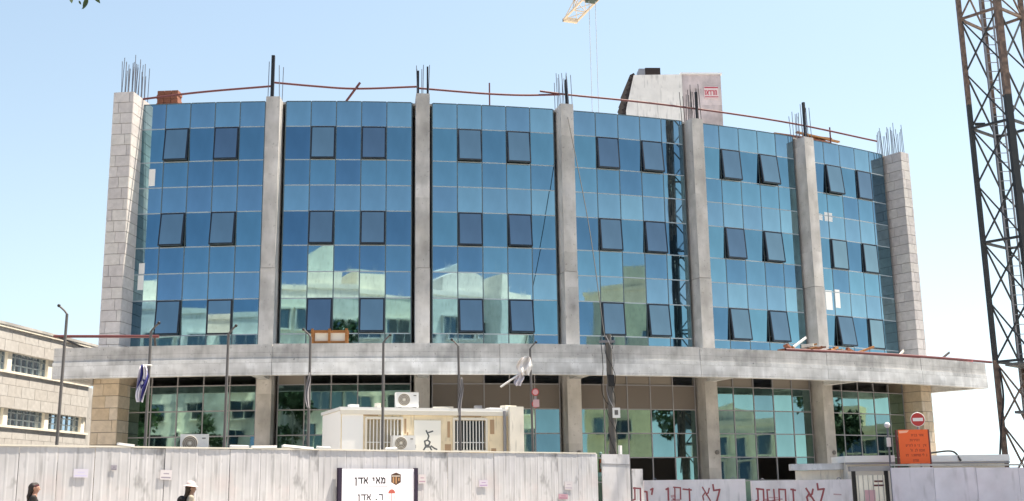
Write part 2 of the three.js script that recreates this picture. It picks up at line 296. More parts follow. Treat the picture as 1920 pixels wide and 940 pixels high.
// stone-clad end pillars
function endPillar(ph, w, dep, top, wl) {
  const c = PP(ph, R, 0), g = group('end_pillar', hall, [c.x, 0, c.z], ph);
  for (const [y0, y1, ww, mats] of [[6.66, top, w, blockMats], [0, 6.05, wl, bounceTanMats]]) {
    const z1 = dep, z0 = -1.0, ch = 0.455, n = Math.round((y1 - y0) / ch), hh = (y1 - y0) / n;
    part('pillar_core', box(ww - 0.05, y1 - y0, z1 - z0 - 0.05), M.mortar, g, [0, (y0 + y1) / 2, (z0 + z1) / 2]);
    for (let k = 0; k < n; k++) {
      const y = y0 + (k + 0.5) * hh, cut = [0.5, 0.28, 0.68, 0.4, 0.8][(k * 3 + (ph > 0 ? 1 : 0)) % 5] * ww, th = 0.03;
      for (const [a, b2] of [[0, cut], [cut, ww]]) part('stone_block', box(+(b2 - a - 0.016).toFixed(3), hh - 0.022, th, (k % 4) * 0.31, (k % 5) * 0.27), pick(mats), g, [-ww / 2 + (a + b2) / 2, y, z1 - th / 2 + rr(-0.003, 0.003)]);
      for (const s of [-1, 1]) { const cz = z0 + (z1 - z0 - th) * [0.55, 0.75, 0.62][k % 3]; for (const [a, b2] of [[z0, cz], [cz, z1 - th]]) part('stone_block', box(th, hh - 0.022, +(b2 - a - 0.012).toFixed(3), (k % 3) * 0.4, (k % 4) * 0.3), pick(mats), g, [s * (ww / 2 - th / 2 + rr(-0.003, 0.003)), y, (a + b2) / 2]); }
    }
  }
}
endPillar(-0.1047, 0.85, 1.0, 17.5, 1.05);
endPillar(0.6165, 0.64, 0.9, 17.22, 0.8);

// ------------------------------------------------------------------ things on the roof
function rebars(ph, top, list, mat, label, posts = []) {
  const c = PP(ph, R + 0.12, top), g = thing('rebar_cluster', label, 'rebar', [c.x, c.y, c.z], ph, 'starter bars on the piers');
  for (const [x, z, h, lean] of list) part('rebar', bar(V(x, 0, z), V(x + lean, h, z + lean * 0.5), 0.016, 5), mat, g);
  for (const [x, z, h, w] of posts) part('prop_post', box(w, h, w), M.black, g, [x, h / 2, z]);
}
const grid = (w, d, nx, nz, h, j) => { const l = []; for (let i = 0; i < nx; i++) for (let k = 0; k < nz; k++) if (rnd() < 0.95) l.push([-w / 2 + (w * i) / (nx - 1) + rr(-0.02, 0.02), -d / 2 + (d * k) / (nz - 1), h + rr(-j, j) * 1.5, rr(-0.07, 0.07)]); return l; };
rebars(-0.1047, 17.5, grid(0.7, 1.3, 6, 5, 1.5, 0.18), M.rebar, 'dense bundle of thin steel bars on the left stone pillar');
rebars(pierPhi[0], pierTop[0], grid(0.45, 0.7, 2, 2, 1.5, 0.1), M.rebar, 'starter bars with a tall black post on the leftmost plain pier', [[-0.08, 0.3, 1.85, 0.13]]);
rebars(pierPhi[1], pierTop[1], grid(0.45, 0.7, 3, 2, 1.35, 0.06), M.rebar, 'starter bars with two black posts on the second plain pier', [[-0.2, 0.3, 1.05, 0.1], [0.2, 0.3, 1.25, 0.07]]);
rebars(pierPhi[2], pierTop[2], grid(0.5, 0.8, 4, 3, 1.42, 0.12), M.rebar, 'pale starter bars on the middle plain pier beside the roof room', [[0.05, 0.3, 1.15, 0.09]]);
rebars(pierPhi[3], pierTop[3], grid(0.5, 0.8, 4, 3, 1.45, 0.15), M.rebarDark, 'rusty starter bars in front of the white roof room', [[0.12, 0.3, 1.3, 0.1]]);
rebars(pierPhi[4], pierTop[4], grid(0.5, 0.8, 4, 3, 1.3, 0.2), M.rebar, 'thin starter bars with a black post on the rightmost plain pier', [[0.0, 0.3, 1.75, 0.11]]);
rebars(0.6165, 17.22, grid(0.5, 1.2, 4, 5, 1.35, 0.2), M.rebar, 'bundle of thin steel bars on the right stone pillar');
const RR = R + 0.1;
function rail(pts, label, rad = 0.045) {
  const c = PP(pts[0][0], RR, pts[0][1]), g = tag(part(numbered('guard_rail'), tube(pts.map(([p, y]) => PP(p, RR, y).sub(c)), rad, 20, 7), M.redPipe, scene, [c.x, c.y, c.z]), label, 'railing', 'red rails along the roof edge'); return g;
}
rail([[-0.1, 17.47], [-0.05, 17.68], [0.0115, 17.89]], 'red pipe rail sloping up from the left stone pillar');
rail([[0.013, 18.04], [0.045, 17.88], [0.077, 17.78], [0.131, 17.93]], 'sagging red pipe rail over the second glass bay');
rail([[0.131, 17.86], [0.19, 17.74], [0.22, 17.77], [0.252, 17.91]], 'red pipe rail over the third glass bay');
rail([[0.234, 18.0], [0.256, 17.93], [0.31, 17.9], [0.363, 17.88], [0.48, 17.86], [0.597, 17.84]], 'long red pipe rail running right to the end of the roof');
tag(part('rail_post', bar(V(0, 0, 0), V(0, 1.05, 0), 0.035), M.redPipe, scene, PP(0.191, R - 0.05, 17.23).toArray()), 'short upright post in the rail over the third bay', 'post');
tag(part('rail_brace', bar(V(0, 0, 0), PP(0.083, RR, 18.05).sub(PP(0.071, R - 0.05, 17.23)), 0.05), M.redPipe, scene, PP(0.071, R - 0.05, 17.23).toArray()), 'slanting red brace against the rail over the second bay', 'brace');
tag(part(numbered('rail_post'), bar(V(0, 0, 0), V(0, 0.85, 0), 0.035), M.redPipe, scene, PP(0.535, R - 0.05, 17.23).toArray()), 'short upright post in the rail near the right end', 'post');
{ const c = PP(-0.079, R - 0.5, 17.23), g = thing('brick_stack', 'small stack of red bricks beside the left stone pillar on the roof', 'bricks', [c.x, c.y, c.z], -0.079);
  for (let k = 0; k < 4; k++) for (let i = 0; i < 3; i++) part('brick', box(0.28, 0.17, 0.5), M.brick, g, [-0.3 + i * 0.3 + (k % 2) * 0.03, 0.09 + k * 0.18, 0]); }
{ const c = PP(0.505, R - 0.6, 17.23), g = thing('timber_pile', 'low pile of boards on the roof behind the rightmost plain pier', 'timber', [c.x, c.y, c.z], 0.5);
  for (let k = 0; k < 9; k++) part('board', box(rr(1.6, 3.6), 0.07, 0.15), pick([M.wood, M.brick]), g, [rr(-0.6, 1.6), 0.04 + k * 0.058, rr(-0.2, 0.2)], [0, rr(-0.07, 0.07), rr(-0.015, 0.015)]); }
// stair-head room with a broken sloping left edge
{ const g = thing('roof_room', 'white stair-head room with sloping broken edge standing on the roof', 'roof room', [9.2, 17.23, -60.0], 0.05);
  const sh = new THREE.Shape(); sh.moveTo(-2.75, 0); sh.lineTo(-2.75, 4.7); sh.lineTo(-2.25, 6.75); sh.lineTo(0.45, 6.8); sh.lineTo(0.45, 0);
  part('plastered_wall', new THREE.ExtrudeGeometry(sh, { depth: 3.2, bevelEnabled: false }), S({ map: plasterMap, color: 0xf2f4fc }), g, [0, 0, -3.2]);
  part('block_wall', box(2.2, 6.8, 3.4), S({ map: pierMap, color: 0xfff0f2 }), g, [1.552, 3.4, -1.72]);
  part('coping', box(2.35, 0.1, 3.5), M.white, g, [1.55, 6.853, -1.72]);
  for (let k = 0; k < 9; k++) part('stair_step', box(0.26, 0.3, 3.0), M.nearBlack, g, [-2.88 + k * 0.075 + rr(-0.05, 0.05), 4.4 + k * 0.29, -1.6], [0, 0, 0.5]);
  part('cowl', box(0.85, 0.42, 0.8), M.nearBlack, g, [-1.15, 7.01, -0.5]); part('cowl_frame', box(0.35, 0.38, 0.75), M.galv, g, [-1.76, 6.99, -0.5]);
  const cv = document.createElement('canvas'); cv.width = 128; cv.height = 96; const x = cv.getContext('2d'); x.fillStyle = '#d9c6c4'; x.fillRect(0, 0, 128, 96); x.fillStyle = '#b4364a'; x.fillRect(4, 4, 120, 9); x.fillRect(4, 78, 120, 7);
  hebrew(x, 'חרדאו', 116, 64, 34, '#b4364a', 7, 24); const t = new THREE.CanvasTexture(cv); t.colorSpace = THREE.SRGBColorSpace;
  part('company_sign', box01(0.82, 0.72, 0.02), S({ map: t }), g, [2.08, 5.72, 0.0]);
  part('patch', box(0.16, 0.2, 0.02), M.core, g, [-0.7, 4.05, 0.012]); }
function box01(w, h, d) { return new THREE.BoxGeometry(w, h, d); }

// Hebrew letters as pen strokes in a unit box, written right to left
function hebrew(x, text, right, base, h, color, lw, adv) {
  for (const q of hebrewStrokes(text, adv / h)) { x.strokeStyle = color; x.lineWidth = lw; x.lineCap = 'square'; x.lineJoin = 'miter'; x.beginPath(); q.forEach(([a, b], i) => x[i ? 'lineTo' : 'moveTo'](right + a * h, base - b * h)); x.stroke(); }
}
function hebrewStrokes(text, adv) { return hebrewLetters(text, adv).flat(); }
function hebrewLetters(text, adv) {
  const L = { 'א': [[[0.1, 0.95], [0.9, 0]], [[0.85, 0.95], [0.8, 0.6], [0.6, 0.42]], [[0.15, 0], [0.2, 0.35], [0.4, 0.58]]], 'ל': [[[0.15, 1.3], [0.15, 0.85], [0.8, 0.85], [0.75, 0.5], [0.4, 0]]], 'ת': [[[0.02, 0], [0.22, 0], [0.22, 0.9]], [[0.1, 0.9], [0.85, 0.9], [0.85, 0]]], 'ו': [[[0.35, 0.9], [0.55, 0.9], [0.55, 0]]], 'י': [[[0.35, 0.9], [0.55, 0.9], [0.55, 0.5]]], 'ר': [[[0.12, 0.9], [0.82, 0.9], [0.82, 0]]], 'ד': [[[0.08, 0.9], [0.95, 0.9]], [[0.75, 0.9], [0.75, 0]]], 'ן': [[[0.35, 0.9], [0.55, 0.9], [0.55, -0.35]]], 'מ': [[[0.1, 0.95], [0.3, 0.6], [0.12, 0]], [[0.3, 0.65], [0.55, 0.92], [0.88, 0.75], [0.88, 0.02], [0.5, 0.02]]], 'ח': [[[0.15, 0], [0.15, 0.9], [0.85, 0.9], [0.85, 0]]], 'ט': [[[0.4, 0.9], [0.12, 0.9], [0.12, 0], [0.88, 0], [0.88, 0.9]]], 'ז': [[[0.3, 0.9], [0.75, 0.9]], [[0.5, 0.9], [0.5, 0]]], 'ה': [[[0.1, 0.9], [0.85, 0.9], [0.85, 0]], [[0.2, 0.55], [0.2, 0]]], 'ש': [[[0.08, 0.9], [0.2, 0], [0.75, 0.1], [0.92, 0.9]], [[0.5, 0.9], [0.4, 0.4], [0.2, 0.3]]], 'נ': [[[0.35, 0.9], [0.7, 0.9], [0.7, 0], [0.15, 0]]], 'ם': [[[0.15, 0.9], [0.85, 0.9], [0.85, 0], [0.2, 0], [0.2, 0.9]]], 'ב': [[[0.12, 0.9], [0.72, 0.9], [0.72, 0]], [[0.05, 0], [0.95, 0]]], '.': [[[0.4, 0], [0.5, 0.05]]], ' ': [] };
  const out = []; let p = 0;
  for (const ch of text) { const n = 'וין.י'.includes(ch) ? 0.62 : ch === ' ' ? 0.7 : 1; p -= adv * n; const q = (L[ch] ?? []).map((s) => s.map(([a, b]) => [p + (a - (n < 1 ? 0.25 : 0)) * adv * 0.82, b])); if (q.length) out.push(q); }
  return out;
}

// ------------------------------------------------------------------ things on the canopy
const CY = 6.68;
{ const a = PP(-0.124, R + 3.3, 7.16), b = PP(-0.049, R + 3.3, 7.05), g = thing('scaffold_pipe', 'straight red pipe propped above the left end of the canopy', 'pipe', a.toArray());
  part('pipe', bar(V(0, 0, 0), b.clone().sub(a), 0.055, 8), M.redPipe, g); part('foot', bar(PP(-0.121, R + 3.3, 7.14).sub(a), PP(-0.1, R + 3.25, 6.66).sub(a), 0.04), M.rebarDark, g); part('foot', bar(PP(-0.052, R + 3.3, 7.05).sub(a), PP(-0.052, R + 3.1, 6.6).sub(a), 0.04), M.rebarDark, g); }
{ const c = PP(0.068, R + 3.15, 6.64), g = thing('timber_crate', 'pale timber crate frame standing on the canopy edge', 'crate', [c.x, c.y, c.z], 0.068);
  for (const y of [0.1, 0.5]) for (const z of [-0.22, 0.22]) part('rail', box(1.36, 0.09, 0.05), M.paleWood, g, [0, y, z]);
  for (const x of [-0.62, 0.0, 0.62]) for (const z of [-0.27, 0.27]) part('post', box(0.09, 0.6, 0.05), M.paleWood, g, [x, 0.3, z]);
  part('white_sack', box(1.1, 0.3, 0.36), M.offwhite, g, [0.02, 0.3, 0]); }
{ const a = PP(0.411, R + 3.3, 6.78), g = thing('edge_pipe', 'long red pipe lying along the right edge of the canopy', 'pipe', a.toArray());
  part('pipe', tube([0.411, 0.47, 0.53, 0.59, 0.649].map((p, i) => PP(p, R + 3.3, 6.76 + i * 0.012).sub(a)), 0.06, 24, 7), M.redPipe, g); }
{ const a = PP(0.5, R + 3.22, 6.68), g = thing('red_plank', 'faded red plank lying on the right part of the canopy', 'plank', a.toArray()); part('plank', beam(V(0, 0.05, 0), PP(0.62, R + 3.28, 6.78).sub(a), 0.14, 0.1), S({ color: lin(0.34, 0.10, 0.11) }), g); }
for (const [p, y, p2, y2, m, label] of [[0.415, 6.75, 0.437, 7.36, M.white, 'white board sticking up beside the rightmost plain pier'], [0.478, 6.75, 0.507, 7.14, M.paleWood, 'pale board leaning over the canopy under the last glass bay'], [0.529, 6.78, 0.541, 7.06, M.offwhite, 'short pale stick in front of the right stone pillar'], [0.582, 6.82, 0.6, 7.15, M.rebarDark, 'dark stick standing up right of the stone pillar']]) {
  const a = PP(p, R + 3.1, y), d = PP(p2, R + 2.9, y2).sub(a); tag(part(numbered('loose_board'), beam(V(0, -0.06, 0), d, 0.05, 0.09), m, scene, a.toArray()), label, 'board', 'loose boards on the canopy');
}
{ const c = PP(0.45, R + 3.0, 6.66), g = thing('rubble_heap', 'small heap of broken wood and bags on the right of the canopy', 'rubble', [c.x, c.y, c.z], 0.45);
  for (let k = 0; k < 24; k++) part('scrap', box(rr(0.15, 0.7), rr(0.05, 0.14), rr(0.1, 0.22)), pick([M.wood, M.brick, M.paleWood, M.offwhite]), g, [rr(-1.9, 2.3), rr(0.05, 0.36), rr(-0.3, 0.15)], [rr(-0.2, 0.2), rr(-1, 1), rr(-0.35, 0.35)]); }

// ------------------------------------------------------------------ stone building on the left
{ const g = thing('stone_annex', 'low pale stone building with ribbon windows at the left edge', 'building', [-21.94, 0, -48], THREE.MathUtils.degToRad(82.3));
  const x0 = -9, x1 = 7.9, L = x1 - x0, xm = (x0 + x1) / 2;
  part('rear_mass', box(L - 0.4, 8.1, 11), M.core, g, [xm, 4.05, -6.2]);
  const bands = [[7.54, 8.52, 0.0, x1 + 2], [5.12, 6.6, 0.0, x1], [2.9, 4.28, 0.0, x1], [0, 2.1, 0, x1]];
  for (const [y0, y1, z, xe] of bands) {
    part('wall_band', box(xe - x0, y1 - y0, 0.6), M.concreteGrey, g, [(x0 + xe) / 2, (y0 + y1) / 2, z - 0.34]);
    const n = y1 - y0 > 1.2 ? 3 : 2, hh = (y1 - y0) / n;
    for (let r = 0; r < n; r++) for (let x = x0 + (r % 2) * 0.5; x < xe - 0.2; x += 1.05) { const w = Math.min(1.04, xe - x) - 0.012; part('stone_slab', box(+w.toFixed(3), hh - 0.012, 0.05, (r + Math.round(x)) % 5 * 0.3, r * 0.4), pick(annexMats), g, [x + w / 2, y0 + (r + 0.5) * hh, z - 0.02 + rr(-0.003, 0.003)]); }
    part('sill', box(xe - x0, 0.1, 0.75), M.plaster, g, [(x0 + xe) / 2, y1 + 0.052, z - 0.3]);
  }
  for (const [y0, y1, step] of [[6.71, 7.54, 3.3], [4.39, 5.12, 3.3]]) for (let x = x0; x < x1; x += step) {
    part('window_pier', box(0.34, y1 - y0, 0.5), M.plaster, g, [x + 0.17, (y0 + y1) / 2, -0.36]);
    const w = Math.min(step, x1 - x) - 0.34; if (w < 0.4) continue;
    const win = group('window', g, [x + 0.34 + w / 2, (y0 + y1) / 2, -0.3]);
    part('glass', box(w, y1 - y0, 0.03), S({ color: lin(0.42, 0.50, 0.58), metalness: 0.9, roughness: 0.08 }), win, [0, 0, -0.03]);
    const nb = 6, fr = []; for (let i = 0; i <= nb; i++) fr.push(at(box(0.045, y1 - y0, 0.06), -w / 2 + (w * i) / nb, 0, 0.02)); for (const v of [-0.48, -0.1, 0.3]) fr.push(at(box(w, 0.04, 0.05), 0, v * (y1 - y0), 0.02));
    part('frame', merge(fr), M.mullion, win);
  }
  part('roof', box(L + 2, 0.12, 12), M.concreteGrey, g, [xm + 1, 8.69, -5.9]);
  part('end_wall', box(0.5, 6.6, 11), M.concreteGrey, g, [x1 + 0.27, 3.3, -5.6]); part('downpipe', bar(V(x1 + 0.75, 0, -0.1), V(x1 + 0.75, 6.3, -0.1), 0.16, 10), M.concreteGrey, g); }

// ------------------------------------------------------------------ white site cabin and its air conditioners
{ const g = thing('site_cabin', 'cream site cabin with barred windows raised behind the hoarding', 'cabin', [-5.76, 0, -38], THREE.MathUtils.degToRad(22));
  const y0 = 1.5, y1 = 4.02, W = 6.25, D = 2.7;
  part('shell', box(W, y1 - y0, D - 0.1), M.plaster, g, [W / 2, (y0 + y1) / 2, -D / 2 - 0.1]);
  // front skin with two window openings
  const sh = new THREE.Shape(); sh.moveTo(0, y0); sh.lineTo(W, y0); sh.lineTo(W, y1); sh.lineTo(0, y1); sh.closePath();
  for (const [a, b] of [[0.85, 2.05], [3.95, 5.1]]) { const hpath = new THREE.Path(); hpath.moveTo(a, 2.7); hpath.lineTo(b, 2.7); hpath.lineTo(b, 3.72); hpath.lineTo(a, 3.72); hpath.closePath(); sh.holes.push(hpath); }
  part('front_wall', new THREE.ExtrudeGeometry(sh, { depth: 0.14, bevelEnabled: false }), S({ map: plasterMap, color: 0xfff4de }), g, [0, 0, -0.1]);
  part('side_panel', box(0.03, y1 - y0 - 0.05, D), M.cabinWhite, g, [-0.02, (y0 + y1) / 2, -D / 2]);
  part('corner_panel', box(0.72, y1 - y0 - 0.1, 0.02), M.cabinWhite, g, [0.37, (y0 + y1) / 2, 0.052]);
  part('roof', box(W + 0.14, 0.1, D + 0.2), M.white, g, [W / 2, y1 + 0.05, -D / 2 - 0.02]);
  part('roof_lip', box(W + 0.1, 0.14, 0.06), M.offwhite, g, [W / 2, y1 - 0.075, 0.075]);
  for (const [a, b, back] of [[0.85, 2.05, M.shutterLight], [3.95, 5.1, M.glassDark]]) {
    const w = b - a, win = group('window', g, [(a + b) / 2, 3.21, 0]); part('blind', box(w - 0.02, 1.0, 0.02), back === M.glassDark ? M.glassDark : S({ color: lin(0.42, 0.37, 0.28) }), win, [0, 0, -0.085]);
    part('frame', merge([at(box(w + 0.12, 0.07, 0.07), 0, 0.55, 0.07), at(box(w + 0.12, 0.07, 0.07), 0, -0.55, 0.07), at(box(0.07, 1.03, 0.07), -w / 2 - 0.025, 0, 0.07), at(box(0.07, 1.03, 0.07), w / 2 + 0.025, 0, 0.07)]), M.offwhite, win);
    for (let i = 1; i < 10; i++) part('bar', box(0.03, 1.02, 0.03), M.white, win, [-w / 2 + (w * i) / 10, 0, 0.05]); part('cross_bar', box(w, 0.03, 0.02), M.white, win, [0, -0.25, 0.025]);
  }
  part('end_post', box(0.52, 2.7, 0.2), M.plaster, g, [W - 0.05, 2.85, 0.16]); part('drain_pipe', bar(V(W - 0.45, 1.5, 0.1), V(W - 0.45, 4.05, 0.1), 0.06, 8), M.galv, g);
  const cv = document.createElement('canvas'); cv.width = 128; cv.height = 192; const c = cv.getContext('2d'); c.fillStyle = '#f4f2ea'; c.fillRect(0, 0, 128, 192); c.strokeStyle = '#54585a'; c.lineWidth = 7; c.lineCap = 'round';
  for (const q of [[[58, 52], [70, 78], [66, 92]], [[70, 60], [88, 54]], [[50, 104], [64, 98], [76, 108], [70, 124], [54, 124], [50, 104]], [[44, 150], [54, 132], [76, 132], [84, 150], [70, 162], [54, 160]], [[82, 128], [98, 140], [108, 144]], [[44, 152], [38, 166]]]) { c.beginPath(); q.forEach(([a, b], i) => c[i ? 'lineTo' : 'moveTo'](a, b)); c.stroke(); }
  const t = new THREE.CanvasTexture(cv); t.colorSpace = THREE.SRGBColorSpace; part('placard', box01(0.95, 1.3, 0.02), S({ map: t }), g, [2.98, 3.05, 0.06]);
  const rustStain = S({ color: lin(0.46, 0.31, 0.19), roughness: 0.9 }); for (const [x, y, w, h] of [[0.9, 3.86, 0.7, 0.05], [2.2, 3.5, 0.07, 0.5], [2.28, 3.1, 0.05, 0.4], [3.75, 3.4, 0.1, 0.55], [4.5, 3.86, 0.9, 0.04], [5.35, 3.5, 0.16, 0.5], [3.72, 2.75, 0.22, 0.3], [5.4, 2.7, 0.18, 0.12]]) part('rust_stain', box(w, h, 0.004), rustStain, g, [x, y, 0.0425]);
  for (const [x, w, h, m] of [[0.45, 0.3, 0.1, 'white'], [1.3, 0.12, 0.16, 'offwhite'], [3.6, 0.7, 0.06, 'offwhite'], [4.9, 0.25, 0.12, 'galv'], [5.5, 0.5, 0.05, 'white'], [6.05, 0.5, 0.14, 'plaster']]) part('roof_scrap', box(w, h, 0.3), M[m], g, [x, y1 + 0.1 + h / 2, -0.2 + rr(-0.1, 0.1)], [0, rr(-0.3, 0.3), 0]);
  for (const x of [0.2, 2.1, 4.1, 6.0]) for (const z of [-0.3, -2.4]) part('leg', box(0.16, 1.5, 0.16), M.steel, g, [x, 0.75, z]); }
function airCon(label, pos, turn, sc = 1) {
  const g = thing('air_conditioner', label, 'air conditioner', pos, turn, 'outdoor air conditioner units'); g.scale.setScalar(sc);
  part('case', box(0.82, 0.54, 0.3), M.white, g, [0, 0.31, 0]);
  const fan = group('fan', g, [-0.13, 0.31, 0.155]); part('recess', new THREE.CylinderGeometry(0.215, 0.215, 0.012, 28), M.grille, fan, [0, 0, 0], [Math.PI / 2, 0, 0]);
  for (const r of [0.07, 0.12, 0.17, 0.215]) part('ring', new THREE.TorusGeometry(r, 0.007, 5, 28), M.offwhite, fan, [0, 0, 0.014]); part('hub', new THREE.CylinderGeometry(0.05, 0.05, 0.02, 16), M.offwhite, fan, [0, 0, 0.012], [Math.PI / 2, 0, 0]);
  for (const x of [-0.28, 0.28]) part('foot', box(0.1, 0.04, 0.34), M.core, g, [x, 0.02, 0]); part('badge', box(0.1, 0.03, 0.006), M.core, g, [0.27, 0.46, 0.153]); part('valve', box(0.05, 0.12, 0.1), M.core, g, [0.43, 0.2, 0]);
}
airCon('white air conditioner unit on the roof of the site cabin', [-3.7, 4.12, -39.2], 0.3, 0.95);
airCon('white air conditioner unit below the left window of the cabin', [-3.75, 2.62, -38.55], 0.38, 0.95);
airCon('white air conditioner unit behind the hoarding in front of the leftmost shop glazing', [-8.45, 2.36, -30.25], 0.25, 0.88);
{ const g = thing('steel_rack', 'dark steel rack carrying an air conditioner behind the hoarding', 'rack', [-8.45, 0, -30.25], 0.25); part('shelf', box(1.0, 0.06, 0.5), M.steel, g, [0, 2.33, 0]); for (const x of [-0.42, 0.42]) for (const z of [-0.2, 0.2]) part('leg', box(0.05, 2.3, 0.05), M.steel, g, [x, 1.15, z]); }
{ const g = thing('wall_rack', 'steel bracket under the air conditioner on the cabin front', 'bracket', [-3.75, 0, -38.55], 0.38); part('shelf', box(0.9, 0.05, 0.45), M.steel, g, [0, 2.595, 0]); for (const x of [-0.38, 0.38]) part('leg', box(0.05, 2.57, 0.05), M.steel, g, [x, 1.285, 0]); }

// ------------------------------------------------------------------ hoarding along the pavement
function hoardPanel(w, h, key) {           // pressed sheet with shallow ribs, real thickness
  const prof = [], n = 4, st = w / n; for (let i = 0; i < n; i++) prof.push([i * st, 0], [i * st + st * 0.62, 0], [i * st + st * 0.76, 0.0045], [i * st + st * 0.86, 0.0045]); prof.push([w, 0]);
  const sh = new THREE.Shape(); prof.forEach(([x, z], i) => (i ? sh.lineTo(x, z) : sh.moveTo(x, z))); [...prof].reverse().forEach(([x, z]) => sh.lineTo(x, z - 0.02));
  const g = new THREE.ExtrudeGeometry(sh, { depth: h, bevelEnabled: false }); g.rotateX(-Math.PI / 2);   // shape y becomes -z, depth becomes y
  g.scale(1, 1, -1); const ix = g.attributes.position; for (let i = 0; i < ix.count; i += 3) for (const at_ of Object.values(g.attributes)) for (let k = 0; k < at_.itemSize; k++) { const a = at_.array, p = (i + 1) * at_.itemSize + k, q = (i + 2) * at_.itemSize + k, t = a[p]; a[p] = a[q]; a[q] = t; }
  g.computeVertexNormals(); const uv = g.attributes.uv, ps = g.attributes.position; for (let i = 0; i < uv.count; i++) uv.setXY(i, ps.getX(i) + key * 1.37, ps.getY(i) + key * 0.11); return g;
}
const HH = 2.45;
{ const g = thing('site_hoarding', 'long white ribbed metal hoarding along the pavement', 'hoarding', [FA.x, 0, FA.z], FT);
  const w = 0.868, geos = [0, 1, 2, 3, 4].map((k) => hoardPanel(w - 0.013, HH, k));
  for (let i = 0, x = -3.04; x < 18.6; x += w, i++) { const p = part('panel', geos[(i * 3) % 5], M.hoard, g, [x, rr(-0.012, 0.012), rr(-0.008, 0.008)], [0, rr(-0.006, 0.006), 0]); if (i % 4 === 0) part('support_post', box(0.08, 2.3, 0.08), M.steel, g, [x, 1.15, -0.1]); }
  part('top_strip', box(21.6, 0.035, 0.07), M.offwhite, g, [7.78, HH + 0.022, -0.01]); for (const y of [0.6, 1.7]) part('rail', box(21.6, 0.06, 0.04), M.steel, g, [7.78, y, -0.05]);
  // torn paper left along the top edge
  for (const [x, l] of [[5.9, 0.5], [6.6, 0.7], [7.6, 0.9], [8.4, 0.4], [2.9, 0.4], [10.6, 0.35]]) part('plastic_scrap', box(l, 0.06, 0.12), M.white, g, [x, HH + 0.07, -0.03], [rr(-0.3, 0.3), 0, rr(-0.12, 0.12)]); }
{ const a = fenceAt(18.83, 0.02), g = thing('sheet_barrier', 'separate white sheet panel leaning at the right end of the hoarding', 'panel', [a.x, 0, a.z], FT + 0.02); part('sheet', box(1.3, HH, 0.04, 3.3, 0.6), M.hoard, g, [0.66, HH / 2, 0]); part('post', box(0.09, 2.75, 0.09), M.white, g, [0.98, 1.37, -0.08]); part('strap', box(1.3, 0.03, 0.012), M.galv, g, [0.66, 2.12, 0.028], [0, 0, -0.02]); }
{ const a = fenceAt(20.22, 0.02), g = thing('sheet_barrier', 'narrow low white panel between the hoarding and the painted barrier', 'panel', [a.x, 0, a.z], FT); part('sheet', box(0.5, 1.97, 0.05, 1.1, 0.2), M.hoard, g, [0.25, 0.985, 0]); part('stake', box(0.07, 1.9, 0.07), M.steel, g, [0.25, 0.95, -0.065]); }
// torn notices pasted on the hoarding
const notices = [[1.84, 1.84, 0.34, 0.2, 'pale blue torn notice near the woman in black'], [2.62, 1.97, 0.14, 0.12, 'tiny dark torn sticker high on the left of the hoarding'], [3.93, 1.8, 0.3, 0.24, 'torn paper notice with a grey line above the person in the hat'], [11.63, 1.67, 0.26, 0.26, 'torn notice just right of the developer sign'], [13.88, 1.53, 0.34, 0.2, 'lilac torn notice in the middle of the right half of the hoarding'], [17.33, 1.44, 0.34, 0.26, 'grey torn notice near the right end of the hoarding'], [17.09, 1.1, 0.4, 0.16, 'purple smeared sticker low near the right end of the hoarding']];
notices.forEach(([s, y, w, h, label], i) => {
  const cv = document.createElement('canvas'); cv.width = 64; cv.height = 48; const c = cv.getContext('2d'); c.fillStyle = ['#c4c2d2', '#8f8c98', '#c6c2c8', '#c4bec2', '#c0b9c8', '#bcb8be', '#a98a98'][i]; c.fillRect(0, 0, 64, 48); c.fillStyle = ['#b9b5d6', '#5e5a66', '#8b8594', '#a58a9c', '#9c84ac', '#a39cab', '#7d4a66'][i]; c.fillRect(6, 34, 52, 7); c.fillRect(18, 16, 30, 5);
  const t = new THREE.CanvasTexture(cv); t.colorSpace = THREE.SRGBColorSpace; const a = fenceAt(s, 0.032, y); tag(part(numbered('paper_notice'), box01(w, h, 0.006), S({ map: t }), scene, a.toArray(), [0, FT, rr(-0.04, 0.04)]), label, 'notice', 'torn notices on the hoarding');
});
